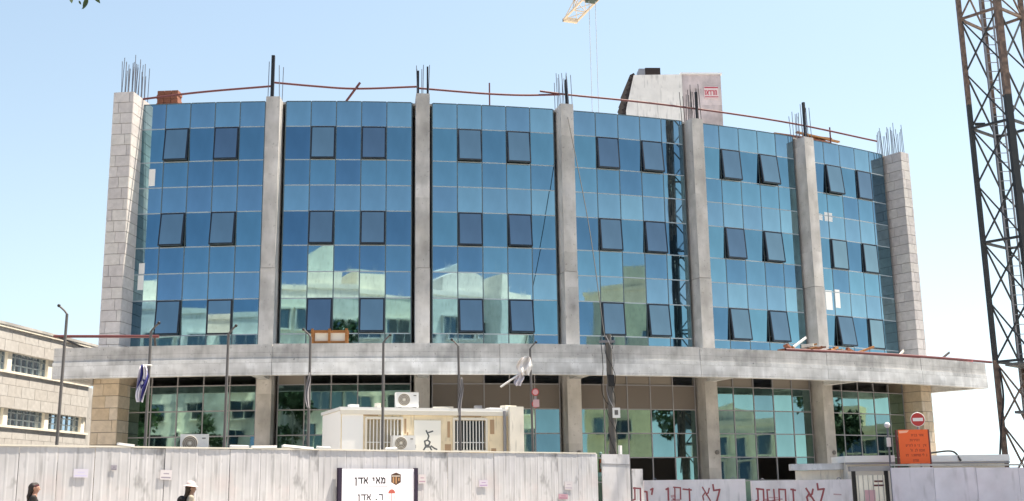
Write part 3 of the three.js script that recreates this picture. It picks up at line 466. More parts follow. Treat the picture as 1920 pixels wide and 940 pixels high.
// developer's sign
{ const a = fenceAt(8.82, 0.09), g = thing('developer_sign', 'white sign board with Hebrew names between dark posts on the hoarding', 'sign', [a.x, 0, a.z], FT);
  const cv = document.createElement('canvas'); cv.width = 1024; cv.height = 768; const c = cv.getContext('2d'); c.fillStyle = '#f3f0fa'; c.fillRect(0, 0, 1024, 768);
  hebrew(c, 'מאי אדן', 620, 172, 66, '#17151c', 17, 74); c.fillStyle = '#8a8792'; c.fillRect(260, 214, 380, 7);
  c.fillStyle = '#4a3226'; c.beginPath(); c.moveTo(690, 70); c.lineTo(760, 45); c.lineTo(830, 70); c.lineTo(830, 165); c.lineTo(760, 200); c.lineTo(690, 165); c.closePath(); c.fill(); c.fillStyle = '#b48a62'; c.fillRect(712, 102, 22, 70); c.fillRect(752, 98, 20, 82); c.fillRect(792, 110, 18, 40); c.fillStyle = '#e9ddd0'; c.fillRect(700, 84, 120, 9);
  hebrew(c, 'ר. אדן', 590, 372, 66, '#2a2730', 15, 74); c.fillStyle = '#a9a5b0'; c.fillRect(300, 412, 350, 6);
  c.fillStyle = '#b5594e'; c.beginPath(); c.arc(700, 300, 50, Math.PI, 0); c.fill(); c.fillRect(694, 300, 9, 90); c.fillStyle = '#d9b3ac'; c.fillRect(660, 330, 10, 40); c.fillRect(735, 330, 10, 40);
  hebrew(c, 'מהנדסים', 640, 520, 46, '#8b8792', 12, 52); c.fillStyle = '#b9b5c2'; c.fillRect(280, 560, 380, 7); c.fillRect(340, 610, 300, 7);
  const t = new THREE.CanvasTexture(cv); t.colorSpace = THREE.SRGBColorSpace; part('board', box01(2.4, 1.75, 0.03), S({ map: t, roughness: 0.5 }), g, [1.28, 1.08, 0]);
  for (const x of [0.02, 2.54]) part('post', box(0.11, 1.98, 0.09), S({ color: lin(0.02, 0.012, 0.035) }), g, [x, 0.99, 0]); }

// ------------------------------------------------------------------ posts behind the hoarding, flags, signs
function postAt(s, top, lean, dir, label) {
  const a = fenceAt(s, -0.4), g = thing('steel_post', label, 'post', [a.x, 0, a.z], 0, 'slim steel posts behind the hoarding');
  part('shaft', bar(V(0, 0, 0), V(lean, top, 0), 0.046, 8, 0.036), M.postGrey, g); part('bent_tip', tube([V(lean, top, 0), V(lean + dir * 0.07, top + 0.09, 0), V(lean + dir * 0.19, top + 0.2, 0.03)], 0.026, 8, 6), M.postGrey, g); part('cap', new THREE.SphereGeometry(0.042, 10, 8), M.black, g, [lean + dir * 0.2, top + 0.21, 0.03]); return a;
}
postAt(1.35, 5.65, 0.06, -1, 'slim steel post at the far left in front of the annex');
postAt(3.53, 5.4, 0.0, 1, 'slim steel post carrying the furled flag');
postAt(5.65, 5.5, 0.0, 1, 'slim steel post before the leftmost plain pier');
postAt(8.12, 5.6, 0.0, -1, 'slim steel post left of the site cabin');
postAt(10.54, 5.62, 0.0, 1, 'slim steel post before the left window of the cabin');
postAt(13.4, 5.7, -0.1, -1, 'slim steel post before the right window of the cabin');
postAt(16.26, 5.82, -0.06, 1, 'slim steel post carrying the round sign');
function clothStrip(w, h, folds, amp, seedv, mat, name, g, pos, turn = 0) {     // hanging, gathered cloth
  const nx = 22, ny = 26, geo = new THREE.PlaneGeometry(1, 1, nx, ny), p = geo.attributes.position;
  for (let i = 0; i < p.count; i++) { const u = p.getX(i), v = 0.5 - p.getY(i), gw = w * (0.28 + 0.72 * Math.sin(Math.PI * Math.min(1, 0.1 + v * 0.8))); p.setXYZ(i, u * gw + Math.sin(v * 5 + seedv) * 0.04, -v * h - Math.abs(u) * 0.1 * h, Math.sin(u * folds * 6.28 + v * 3 + seedv) * amp + Math.cos(v * 9 + u * 4) * amp * 0.4); }
  geo.computeVertexNormals(); return part(name, geo, mat, g, pos, [0, turn, 0]);
}
{ const cv = document.createElement('canvas'); cv.width = 256; cv.height = 192; const c = cv.getContext('2d'); c.fillStyle = '#eceaf2'; c.fillRect(0, 0, 256, 192); c.fillStyle = '#34357e'; c.fillRect(0, 20, 256, 34); c.fillRect(0, 138, 256, 34); c.strokeStyle = '#34357e'; c.lineWidth = 8; for (const f of [1, -1]) { c.beginPath(); c.moveTo(128, 96 - 34 * f); c.lineTo(158, 96 + 17 * f); c.lineTo(98, 96 + 17 * f); c.closePath(); c.stroke(); }
  const t = new THREE.CanvasTexture(cv); t.colorSpace = THREE.SRGBColorSpace; t.center.set(0.5, 0.5); t.rotation = Math.PI / 2.6; const a = fenceAt(3.53, -0.3), g = thing('furled_flag', 'white flag with blue stripes and star hanging furled from a post', 'flag', [a.x - 0.2, 4.55, a.z]);
  clothStrip(0.30, 0.92, 3.6, 0.07, 0.4, S({ map: t, side: THREE.DoubleSide, roughness: 1 }), 'flag_cloth', g, [0, 0, 0]); part('tie', new THREE.TorusGeometry(0.1, 0.015, 6, 14), M.white, g, [0.1, -0.02, -0.06], [Math.PI / 2, 0, 0]); }
const ragM = S({ color: lin(0.34, 0.33, 0.35), side: THREE.DoubleSide, roughness: 1 });
const clothM = S({ color: lin(0.62, 0.60, 0.66), side: THREE.DoubleSide, roughness: 1 });
for (const [s, y, h, label] of [[8.12, 4.6, 0.95, 'grey rag hanging on the post left of the cabin'], [13.4, 4.75, 1.15, 'grey rag hanging on the post before the right cabin window']]) { const a = fenceAt(s, -0.32, y), g = thing('hanging_rag', label, 'rag', [a.x - 0.08, a.y, a.z], 0, 'rags on the posts'); clothStrip(0.13, h, 2, 0.04, s, ragM, 'rag_cloth', g, [0, 0, 0]); }
{ const a = fenceAt(16.26, -0.3, 5.0), g = thing('furled_banner', 'white furled banner on a slanting staff tied to a post', 'banner', a.toArray()); part('staff', bar(V(-1.1, -0.42, 0), V(-0.05, 0.28, 0.0), 0.035, 6), M.white, g); clothStrip(0.5, 0.6, 2, 0.1, 2.2, S({ color: lin(0.74, 0.72, 0.72), side: THREE.DoubleSide, roughness: 1 }), 'banner_cloth', g, [-0.3, 0.56, 0.03]); clothStrip(0.3, 0.4, 2, 0.06, 0.7, clothM, 'banner_tail', g, [-0.5, 0.02, 0.03]); }
{ const a = fenceAt(16.26, -0.27, 4.1), g = thing('round_sign', 'small red and white round sign on a slim post', 'sign', a.toArray()); for (const [y, m1] of [[0.3, M.offwhite], [-0.08, M.redPaint]]) { part('rim', new THREE.CylinderGeometry(0.12, 0.12, 0.02, 24), M.redPaint, g, [0, y, 0], [Math.PI / 2, 0, 0]); part('face', new THREE.CylinderGeometry(0.09, 0.09, 0.02, 24), S({ color: lin(0.62, 0.36, 0.38) }), g, [0, y, 0.006], [Math.PI / 2, 0, 0]); } part('plate', box(0.2, 0.24, 0.012), S({ color: lin(0.55, 0.36, 0.38) }), g, [0.02, -0.06, 0.024]); part('clamp', box(0.08, 0.5, 0.06), M.galv, g, [0, 0.1, -0.045]); }
{ const a = fenceAt(19.84, -0.4), g = thing('utility_pole', 'dark utility pole wrapped in cables at the right end of the hoarding', 'utility pole', [a.x, 0, a.z]);
  part('shaft', bar(V(0, 0, 0), V(-0.08, 6.55, 0), 0.14, 10, 0.105), S({ color: lin(0.10, 0.095, 0.09) }), g);
  for (let k = 0; k < 3; k++) { const pts = []; for (let i = 0; i <= 12; i++) { const y = 2.2 + i * 0.36; pts.push(V(-0.04 + Math.cos(i * 1.1 + k * 2) * (0.13 + 0.02 * k), y, Math.sin(i * 1.1 + k * 2) * 0.17)); } part('wrapped_cable', tube(pts, 0.012, 50, 5), k === 1 ? M.galv : M.black, g); }
  part('hanging_cable', tube([V(-0.35, 6.5, 0), V(-0.3, 5.4, 0.05), V(-0.36, 4.6, 0.04), V(-0.2, 4.2, 0.03), V(-0.05, 4.1, 0.12)], 0.013, 30, 5), M.black, g); part('splice_box', box(0.22, 0.4, 0.22), M.black, g, [-0.03, 4.95, 0.02]); part('crossarm', box(0.55, 0.08, 0.08), M.steel, g, [-0.14, 6.3, 0.1]);
  part('number_plate', box(0.26, 0.34, 0.02), M.white, g, [0.1, 3.85, 0.16]); part('plate_mark', box(0.12, 0.16, 0.008), M.core, g, [0.1, 3.86, 0.174]); }
{ const a = fenceAt(19.84, -0.4, 6.4), b = PP(0.2545, R + 0.66, 16.7); tag(part('roof_cable', tube([V(-0.2, 0, 0), b.clone().sub(a).multiplyScalar(0.5).add(V(0.06, -0.35, 0)), b.clone().sub(a)], 0.018, 30, 5), M.black, scene, a.toArray()), 'black cable running from the utility pole up to a pier', 'cable'); }

// ------------------------------------------------------------------ barriers, gate, huts and signs on the right
const paint = S({ color: lin(0.36, 0.10, 0.11), roughness: 0.8 });
const paleRed = S({ color: lin(0.58, 0.40, 0.42), roughness: 0.85 });
function strokesGeo(text, h, w) {     // thin flat strokes of paint
  const gs = []; let i = 0; for (const q of text) for (let k = 1; k < q.length; k++) { const jit = (v, m) => [v[0] + Math.sin(m * 12.9 + v[1] * 7) * 0.045, v[1] + Math.sin(m * 7.3 + v[0] * 5) * 0.05], [a, b] = [jit(q[k - 1], k + text.length), jit(q[k], k + 1 + text.length)], dx = (b[0] - a[0]) * h, dy = (b[1] - a[1]) * h, L = Math.hypot(dx, dy); gs.push(at(box(+(L + w * 0.9).toFixed(3), w, 0.004), ((a[0] + b[0]) / 2) * h, ((a[1] + b[1]) / 2) * h, (i++ % 5) * 0.0006, 0, 0, Math.atan2(dy, dx))); } return merge(gs);
}
function barrier(x0, x1, z, top, turn, label, text, tx) {
  const w = x1 - x0, g = thing('concrete_barrier', label, 'barrier', [x0, 0, z], turn, 'painted concrete barriers'); const sh = new THREE.Shape(); sh.moveTo(-0.3, 0); sh.lineTo(0.3, 0); sh.lineTo(0.22, 0.25); sh.lineTo(0.14, 0.5); sh.lineTo(0.14, top); sh.lineTo(-0.14, top); sh.lineTo(-0.14, 0.5); sh.lineTo(-0.22, 0.25); sh.closePath();
  const e = new THREE.ExtrudeGeometry(sh, { depth: w, bevelEnabled: false }); e.rotateY(-Math.PI / 2); e.rotateY(Math.PI); part('block', e, M.barrier, g); for (let i = 0; i < e.attributes.uv.count; i++) e.attributes.uv.setXY(i, e.attributes.position.getX(i) + x0, e.attributes.position.getY(i) + 1.4);
  for (const q of hebrewLetters(text, 0.84)) part('graffiti_letter', strokesGeo(q, 0.40, rr(0.036, 0.055)), paint, g, [tx + rr(-0.03, 0.03), top - 0.64 + rr(-0.03, 0.04), 0.146], [0, 0, rr(-0.03, 0.03)]);
  for (let i = 0; i < 5; i++) part('paint_smear', box(rr(0.08, 0.35), rr(0.03, 0.12), 0.003), paleRed, g, [rr(0.3, w - 0.3), top - rr(0.4, 1.1), 0.1425 + i * 0.0004], [0, 0, rr(-0.2, 0.2)]); for (const x of [0.35, w - 0.35]) part('lifting_loop', new THREE.TorusGeometry(0.06, 0.012, 5, 12), M.steel, g, [x, top, 0]); return g;
}
barrier(4.0, 7.15, -36.1, 1.56, 0.0, 'white concrete barrier with red graffiti nearest the utility pole', 'לא דתו יות', 2.42);
barrier(7.36, 10.45, -36.1, 1.5, 0.0, 'white concrete barrier with red graffiti beside the narrow gate', 'לא זחטת', 2.32);
{ const g = thing('sheet_wall', 'cream ribbed sheet wall with concrete coping behind the barrier', 'wall', [8.95, 0, -36.9], -0.03); for (let i = 0; i < 3; i++) part('panel', hoardPanel(0.8, 1.8, i), M.plaster, g, [i * 0.81, 0, 0]); part('coping', box(2.9, 0.2, 0.4), M.concrete, g, [1.3, 1.91, -0.02]); }
{ const g = thing('narrow_gate', 'narrow pale gate in a dark frame right of the barriers', 'gate', [9.98, 0, -34.3], -0.02); for (const x of [0.06, 1.02]) part('post', box(0.1, 1.72, 0.1), M.black, g, [x, 0.86, 0]); part('lintel', box(1.2, 0.14, 0.16), M.galv, g, [0.54, 1.79, 0]); part('leaf', box(0.84, 1.5, 0.05, 0.4, 0.3), M.plaster, g, [0.54, 0.85, 0]);
  for (const [x, y, w] of [[0.78, 1.42, 0.26], [0.78, 1.3, 0.3]]) part('rust_patch', box(w, 0.05, 0.006), M.redPipe, g, [x, y, 0.029]); part('sticker', box(0.3, 0.34, 0.006), S({ color: lin(0.62, 0.38, 0.42) }), g, [0.5, 1.0, 0.029]); for (let i = 0; i < 6; i++) part('wire', box(0.012, 1.5, 0.012), M.galv, g, [0.18 + i * 0.145, 0.85, 0.034]); }
{ const g = thing('grey_hoarding', 'smooth grey sheet hoarding at the lower right in front of the crane', 'hoarding', [11.06, 0, -34.0], 0.0); for (let i = 0; i < 5; i++) part('panel', box(1.24, 1.80 - i * 0.018, 0.05, i * 1.7, i * 0.4), M.hoardGrey, g, [0.62 + i * 1.25, (1.80 - i * 0.018) / 2, rr(-0.006, 0.006)]); for (const x of [1.25, 2.5, 3.75]) part('support_post', box(0.07, 1.75, 0.07), M.steel, g, [x, 0.875, -0.075]); part('top_rail', box(6.2, 0.05, 0.07), M.concreteGrey, g, [3.1, 1.845, -0.01], [0, 0, -0.0115]); }
for (const [x, w, y, label] of [[10.35, 1.55, 2.02, 'flat white hut roof left of the orange sign'], [12.75, 2.75, 2.0, 'flat white hut roof right of the orange sign']]) { const g = thing('site_hut', label, 'hut', [x, 0, -36.2], 0, 'flat roofed huts'); part('wall', box(w - 0.2, y, 1.2), M.offwhite, g, [w / 2, y / 2, -0.7]); part('roof', box(w, 0.2, 1.6), M.white, g, [w / 2, y + 0.1, -0.7]); part('gutter', box(w, 0.05, 0.06), M.galv, g, [w / 2, y - 0.04, 0.08]); if (w > 2) part('hose', tube([V(0.1, y + 0.24, 0), V(0.5, y + 0.3, 0), V(1.05, y + 0.3, 0.02), V(1.2, y + 0.02, 0.14)], 0.035, 20, 6), M.black, g); }
{ const g = thing('orange_sign', 'orange notice board with faded lines of writing above the grey hoarding', 'sign', [11.7, 0, -35.0], 0.0); const cv = document.createElement('canvas'); cv.width = 512; cv.height = 576; const c = cv.getContext('2d'); c.fillStyle = '#e8622a'; c.fillRect(0, 0, 512, 576); c.fillStyle = '#f3b497'; c.beginPath(); c.moveTo(10, 18); c.lineTo(190, 12); c.lineTo(150, 50); c.lineTo(20, 62); c.closePath(); c.fill();
  [['אתר בניה', 440, 112, 30], ['זהירות', 370, 196, 34], ['אין כניסה לזרים', 474, 286, 28], ['חובה לנעול', 440, 370, 28], ['נעלי בטיחות וקסדה', 474, 450, 25], ['תודה', 320, 540, 28]].forEach(([s, r, b, a]) => hebrew(c, s, r, b, 34, '#9c2f14', 8, a));
  const t = new THREE.CanvasTexture(cv); t.colorSpace = THREE.SRGBColorSpace; part('board', box01(0.9, 1.02, 0.03), S({ map: t, roughness: 0.6 }), g, [0.43, 2.44, 0.06]); for (const x of [-0.06, 0.92]) part('post', bar(V(x, 0, 0), V(x, 2.95, 0), 0.035, 8), M.redPipe, g); part('cross_rail', box(1.0, 0.05, 0.03), M.redPipe, g, [0.43, 2.6, 0.028]); }
{ const g = thing('no_entry_sign', 'round red no entry sign with white bar on a pole', 'sign', [12.62, 0, -35.8], -0.1); part('pole', bar(V(0, 0, -0.04), V(0, 3.55, -0.04), 0.035, 8), M.galv, g); part('disc', new THREE.CylinderGeometry(0.21, 0.21, 0.02, 32), M.redPaint, g, [0, 3.3, 0.0], [Math.PI / 2, 0, 0]); part('rim', new THREE.TorusGeometry(0.21, 0.012, 6, 32), M.white, g, [0, 3.3, 0]); part('white_bar', box(0.31, 0.10, 0.008), M.white, g, [0, 3.3, 0.016]); }
{ const g = thing('warning_pole', 'thin pole with small white lamp left of the orange sign', 'pole', [11.52, 0, -35.4]); part('pole', bar(V(0, 0, 0), V(0, 3.1, 0), 0.03, 7), M.rebar, g); part('lamp', new THREE.SphereGeometry(0.09, 12, 10), M.cloth, g, [0, 3.12, 0]); part('tape', box(0.12, 0.28, 0.05), M.white, g, [0, 2.6, 0.02]); }

// ------------------------------------------------------------------ tower crane
{ const cx = 17.93, cz = -39.45, g = thing('tower_crane', 'tall lattice tower crane with rusty and black mast at the right edge', 'crane', [cx, 0, cz]);
  const cor = [V(-1.16, 0, 0.05), V(-0.2, 0, 1.1), V(1.12, 0, 0.12), V(0.2, 0, -1.05)], lev = []; for (let y = 1.2; y < 34.5; y += 4.25) lev.push(y);
  part('footing', box(3, 0.9, 3), M.concreteGrey, g, [0, 0.45, 0], [0, 0.78, 0]);
  const split = [[0.9, 5.5, M.craneRust], [5.5, 14.85, M.craneBlack], [14.85, 34.6, M.craneRust]];
  cor.forEach((c, i) => { const w = i === 1 ? 0.22 : 0.15; for (const [a, b, m] of split) part('chord', beam(V(c.x, a, c.z), V(c.x, b, c.z), w, w), m, g); });
  lev.forEach((y, k) => {
    const m = y < 5.2 ? M.craneRust : y < 14 ? M.craneBlack : M.craneRust, y1 = Math.min(y + 4.25, 34.6), ym = (y + y1) / 2;
    for (let i = 0; i < 4; i++) { const a = cor[i], b = cor[(i + 1) % 4], P = (c, q) => V(c.x, q, c.z);
      part('strut', beam(P(a, y), P(b, y), 0.085, 0.085), m, g);
      for (const [q, w] of [[y, ym], [ym, y1]]) { part('diagonal', beam(P(a, q), P(b, w), 0.052, 0.052), m, g); if (i < 2) part('diagonal', beam(P(b, q), P(a, w), 0.052, 0.052), m, g); } }
  });
  const lad = []; for (const x of [-0.2, 0.2]) lad.push(beam(V(x, 1, -0.25), V(x, 34, -0.25), 0.05, 0.05)); for (let y = 1.2; y < 33.5; y += 0.35) lad.push(at(box(0.36, 0.025, 0.025), 0, y, -0.25)); part('ladder', merge(lad), M.galv, g);
  part('work_platform', box(2.2, 0.1, 2.2), M.craneGrey, g, [0.7, 5.35, 0.1], [0, 0.78, 0]); part('control_box', box(0.7, 0.75, 0.5), M.craneGrey, g, [0.9, 4.9, 1.1], [0, 0.3, 0]); part('lower_platform', box(1.9, 0.09, 1.9), M.craneGrey, g, [0.6, 3.7, 0.2], [0, 0.78, 0]);
  part('power_cable', tube([V(-1.1, 5.2, 0.2), V(-1.12, 4.2, 0.3), V(-1.3, 3.2, 0.3), V(-1.45, 2.2, 0.3)], 0.035, 20, 5), M.black, g); part('stub', box(0.35, 0.09, 0.09), M.craneBlack, g, [-0.85, 14.1, 0.1]);
  part('slewing_ring', new THREE.CylinderGeometry(1.1, 1.1, 0.6, 20), M.craneGrey, g, [0, 34.7, 0]); part('operator_cab', box(1.3, 1.9, 1.5), M.craneWhite, g, [1.6, 35.6, -0.6]);
  part('tower_head', merge([beam(V(-0.6, 35, -0.6), V(0, 41, 0), 0.14, 0.14), beam(V(0.6, 35, -0.6), V(0, 41, 0), 0.14, 0.14), beam(V(-0.6, 35, 0.6), V(0, 41, 0), 0.14, 0.14), beam(V(0.6, 35, 0.6), V(0, 41, 0), 0.14, 0.14)]), M.craneWhite, g);
  // jib: three-chord lattice reaching over the building
  const tip = V(4.5 - cx, 34.75, -77 - cz), root = V(0, 35.0, 0), dir = tip.clone().sub(root), n = 24, side = V(-dir.z, 0, dir.x).normalize().multiplyScalar(0.52), up = V(0, 1.25, 0), J = [], Pn = (k, c) => root.clone().addScaledVector(dir, k / n).add(c === 0 ? side : c === 1 ? side.clone().negate() : up);
  const jib = group('jib', g, [0, 0, 0]);
  for (const c of [0, 1, 2]) part('jib_chord', beam(Pn(0, c), Pn(c === 2 ? n - 0.4 : n, c), 0.12, 0.12), M.craneWhite, jib);
  for (let k = 0; k < n; k++) { part('jib_lacing', merge([beam(Pn(k, 0), Pn(k, 1), 0.06, 0.06), beam(Pn(k, 0), Pn(k + 0.5, 2), 0.05, 0.05), beam(Pn(k + 0.5, 2), Pn(k + 1, 0), 0.05, 0.05), beam(Pn(k, 1), Pn(k + 0.5, 2), 0.05, 0.05), beam(Pn(k + 0.5, 2), Pn(k + 1, 1), 0.05, 0.05), beam(Pn(k, 0), Pn(k + 1, 1), 0.045, 0.045)]), M.craneWhite, jib); }
  part('jib_end', beam(Pn(n, 0), Pn(n, 1), 0.26, 0.3), M.craneWhite, jib); for (const c of [0, 1]) part('jib_pulley', new THREE.CylinderGeometry(0.13, 0.13, 0.1, 12), M.craneGrey, jib, Pn(n + 0.08, c).toArray(), [0, 0, Math.PI / 2]);
  const tr = Pn(n - 2.35, 0).add(side.clone().negate()); part('trolley', box(0.7, 0.2, 0.8), S({ color: lin(0.04, 0.07, 0.065) }), jib, [tr.x, tr.y - 0.12, tr.z], [0, 0.35, 0]);
  for (const s of [-0.22, 0.22]) part('hoist_rope', bar(V(tr.x + s, tr.y, tr.z), V(tr.x + s, 12.2, tr.z), 0.022, 5), S({ color: lin(0.45, 0.48, 0.52) }), jib); part('hook_block', box(0.5, 0.6, 0.3), M.craneGrey, jib, [tr.x, 12.0, tr.z]);
  const back = root.clone().addScaledVector(dir, -0.3); part('counter_jib', beam(root, back, 1.1, 0.3), M.craneWhite, g); part('counterweight', box(1.4, 2.0, 1.6), M.concreteGrey, g, [back.x, back.y - 0.9, back.z]); part('tie_rod', merge([beam(V(0, 41, 0), back, 0.06, 0.06), beam(V(0, 41, 0), Pn(15, 2), 0.06, 0.06)]), M.craneGrey, g); }

// ------------------------------------------------------------------ the other side of the street, mirrored in the glass
const wallCream = [0xffffff, 0xfcf9f2, 0xe8e2cc].map((c) => S({ map: plasterMap, color: c }));
function block(name, label, x, z, w, d, h, turn, wings, mat, winCols, winRows) {
  const g = thing(name, label, 'building', [x, 0, z], turn, 'buildings across the street');
  part('wall', box(w, h, d, x, 0), mat, g, [0, h / 2, d / 2]); part('parapet', box(w + 0.3, 0.5, 0.35), mat, g, [0, h + 0.25, 0.05]);
  for (const [wx, wz, ww, wd, wh, kind] of wings) {
    if (kind === 'gable') { const s = new THREE.Shape(); s.moveTo(-ww / 2, 0); s.lineTo(ww / 2, 0); s.lineTo(ww / 2, wh * 0.55); s.lineTo(0, wh); s.lineTo(-ww / 2, wh * 0.55); s.closePath(); part('gable', new THREE.ExtrudeGeometry(s, { depth: wd, bevelEnabled: false }), mat, g, [wx, h, wz]); }
    else part('wing', box(ww, wh, wd), kind === 'dark' ? M.concreteGrey : mat, g, [wx, wh / 2 + (kind === 'roof' ? h : 0), wz + wd / 2]);
  }
  for (let r = 0; r < winRows; r++) for (let c = 0; c < winCols; c++) {
    const px = -w / 2 + (w * (c + 0.5)) / winCols + rr(-0.4, 0.4), py = 2.4 + r * ((h - 3) / winRows) + 0.6, ww = rr(1.5, 2.8), wh = rr(1.5, 2.3), win = group('window', g, [px, py, 0]);
    part('pane', box(ww, wh, 0.04), M.streetGlass, win, [0, 0, -0.03]); part('frame', merge([at(box(0.12, wh, 0.3), -ww / 2 - 0.06, 0, -0.155), at(box(0.12, wh, 0.3), ww / 2 + 0.06, 0, -0.155), at(box(0.06, wh, 0.05), 0, 0, -0.078)]), M.offwhite, win); part('sill', box(ww + 0.4, 0.12, 0.4), mat, win, [0, -wh / 2 - 0.062, -0.205]); part('lintel', box(ww + 0.4, 0.14, 0.36), mat, win, [0, wh / 2 + 0.072, -0.185]);
  }
}
block('apartment_block', 'long cream apartment block across the street, mirrored in the leftmost bay', -39.5, 17, 29, 12, 19, -0.35, [[-9, 1, 8, 6, 3, 'roof'], [8, -2.5, 7, 3, 13, 'dark']], wallCream[0], 9, 5);
block('apartment_block', 'cream block with gable across the street, mirrored in the second bay', -7, 16, 26.5, 12, 20, -0.32, [[-3.5, 0.2, 6, 8, 4.2, 'gable'], [5, 1.5, 7, 6, 2.4, 'roof'], [-9, -3, 3.2, 4, 11, 'dark']], wallCream[1], 8, 5);
block('apartment_block', 'stepped cream block across the street, mirrored in the third bay', 22.5, 18, 29, 13, 20, -0.3, [[-7, 0.3, 8, 7, 3.6, 'gable'], [3, -2.6, 6, 4, 22.5, 'wall'], [9, 0.5, 6, 8, 2.6, 'roof'], [-3, -2, 4, 3, 12, 'dark']], wallCream[0], 9, 5);
block('apartment_block', 'far olive-cream block across the street, mirrored in the fourth bay', 62, 22, 18, 12, 25, 0.75, [[3, 0.5, 6, 6, 3, 'roof']], wallCream[2], 4, 4);
block('villa', 'low stone villa beyond the crane, mirrored in the right-hand shop glazing', 52, -20, 16, 10, 6.5, 1.25, [[0, 0.3, 8, 7, 2.2, 'gable']], wallCream[1], 4, 2);
block('villa', 'low walled house far to the right, mirrored in the last bay', 66, -44, 20, 10, 6, 1.57, [[-4, 0.3, 6, 6, 2.4, 'roof']], wallCream[2], 5, 2);
function treeShape(h, cr, n, sd) {
  const keep = seed; seed = sd; const tr = [], lf = [], base = h - cr * 1.1, tp = V(rr(-0.2, 0.2), base, rr(-0.2, 0.2));
  tr.push(bar(V(0, 0, 0), tp, 0.24, 8, 0.15)); const cl = [];
  for (let i = 0; i < 9; i++) { const a = i * 2.4, e = V(Math.cos(a) * cr * rr(0.3, 0.8), base + cr * rr(0.2, 1.3), Math.sin(a) * cr * rr(0.3, 0.8)); tr.push(bar(tp, e, 0.09, 6, 0.03)); cl.push([e, cr * rr(0.32, 0.5)]); }
  for (let i = 0; i < n; i++) { const [c, r] = pick(cl), d = V(rr(-1, 1), rr(-0.75, 0.75), rr(-1, 1)); if (d.length() > 1) { i--; continue; } const s = rr(0.12, 0.26), q = new THREE.PlaneGeometry(s, s * 1.5); lf.push(at(q, c.x + d.x * r * 1.15, c.y + d.y * r * 1.15, c.z + d.z * r * 1.15, rnd() * 6, rnd() * 6, rnd() * 6)); }
  seed = keep; return [merge(tr), merge(lf)];
}
const shapes = [treeShape(7.5, 2.6, 2200, 5), treeShape(9, 3.0, 2600, 9), treeShape(6, 2.2, 1600, 15)];
const leafM = S({ color: lin(0.045, 0.085, 0.025), side: THREE.DoubleSide }), leafD = S({ color: lin(0.028, 0.055, 0.02), side: THREE.DoubleSide });
[[-30, 6, 0, 'tree on the opposite pavement facing the leftmost shop glazing'], [-39, 2, 1, 'tree at the far left end of the opposite pavement'], [-14, 9, 1, 'tree on the opposite pavement left of the gabled block'], [12, 10, 2, 'small tree before the stepped block across the street'], [41, -16, 1, 'broad tree beside the low villa beyond the crane'], [46, -40, 1, 'tall tree facing the last bay far to the right'], [36, -46, 2, 'small tree at the right end of the building plot']].forEach(([x, z, k, label], i) => {
  const g = thing('street_tree', label, 'tree', [x, 0, z], i * 1.3, 'street trees'); part('trunk', shapes[k][0], M.bark, g); part('crown', shapes[k][1], i % 2 ? leafM : leafD, g);
});
// the tree whose lowest twig hangs into the top left corner
{ const g = thing('overhanging_tree', 'leafy twig of a tall tree hanging into the top left corner', 'tree', [-8.2, 0, -10.0]), [t, l] = treeShape(12.2, 2.7, 2400, 23); part('trunk', merge([t, tube([V(0, 9.2, 0), V(1.6, 8.6, 0), V(3.2, 7.2, 0), V(4.1, 6.05, 0)], 0.025, 30, 6)]), M.bark, g);
  part('crown', l, leafM, g); const lf = []; for (const [x, y, s, a] of [[4.02, 5.955, 0.10, 0.3], [4.19, 5.93, 0.13, -0.5], [4.23, 5.97, 0.12, 0.6], [4.16, 6.02, 0.14, 0.1], [4.05, 6.06, 0.13, -0.4], [4.26, 6.05, 0.13, 0.9], [4.11, 5.89, 0.05, 0.5], [4.2, 5.88, 0.1, -0.9], [3.97, 6.08, 0.14, 0.7]]) { const sh = new THREE.Shape(); sh.moveTo(0, 0); sh.quadraticCurveTo(s * 0.38, s * 0.4, 0, s); sh.quadraticCurveTo(-s * 0.38, s * 0.4, 0, 0); const q = new THREE.ShapeGeometry(sh, 5); lf.push(at(q, x, y, rr(-0.05, 0.05), rr(-0.5, 0.5), rr(-0.6, 0.6), Math.PI + a)); } part('twig_leaf', merge(lf), leafD, g); }

// ------------------------------------------------------------------ the two passers-by
function blob(bones, size, centre, res, k) {   // smooth union of tapered capsules, meshed
  const mc = new MarchingCubes(res, new THREE.MeshBasicMaterial(), false, false, 120000); mc.isolation = 0; const f = mc.field, half = size / 2;
  for (let z = 0; z < res; z++) for (let y = 0; y < res; y++) for (let x = 0; x < res; x++) {
    const p = [(x / res) * 2 - 1, (y / res) * 2 - 1, (z / res) * 2 - 1].map((v, i) => v * half + centre[i]); let s = 0, best = 9;
    for (const [a, b, ra, rb] of bones) {
      const bx = b[0] - a[0], by = b[1] - a[1], bz = b[2] - a[2], px = p[0] - a[0], py = p[1] - a[1], pz = p[2] - a[2], t = Math.max(0, Math.min(1, (px * bx + py * by + pz * bz) / (bx * bx + by * by + bz * bz + 1e-9)));
      const d = Math.hypot(px - bx * t, py - by * t, pz - bz * t) - (ra + (rb - ra) * t); if (d < best) best = d; if (d < 0.3) s += Math.exp(-d / k);
    }
    f[x + y * res + z * res * res] = best > 0.25 ? -best : k * Math.log(s + 1e-30);
  }
  mc.update(); const n = mc.count, g = new THREE.BufferGeometry(); const ps = Float32Array.from(mc.positionArray.subarray(0, n * 3)), nm = Float32Array.from(mc.normalArray.subarray(0, n * 3));
  for (let i = 0; i < n * 3; i++) ps[i] = ps[i] * half + centre[i % 3];
  g.setAttribute('position', new THREE.BufferAttribute(ps, 3)); g.setAttribute('normal', new THREE.BufferAttribute(nm, 3)); return g;
}
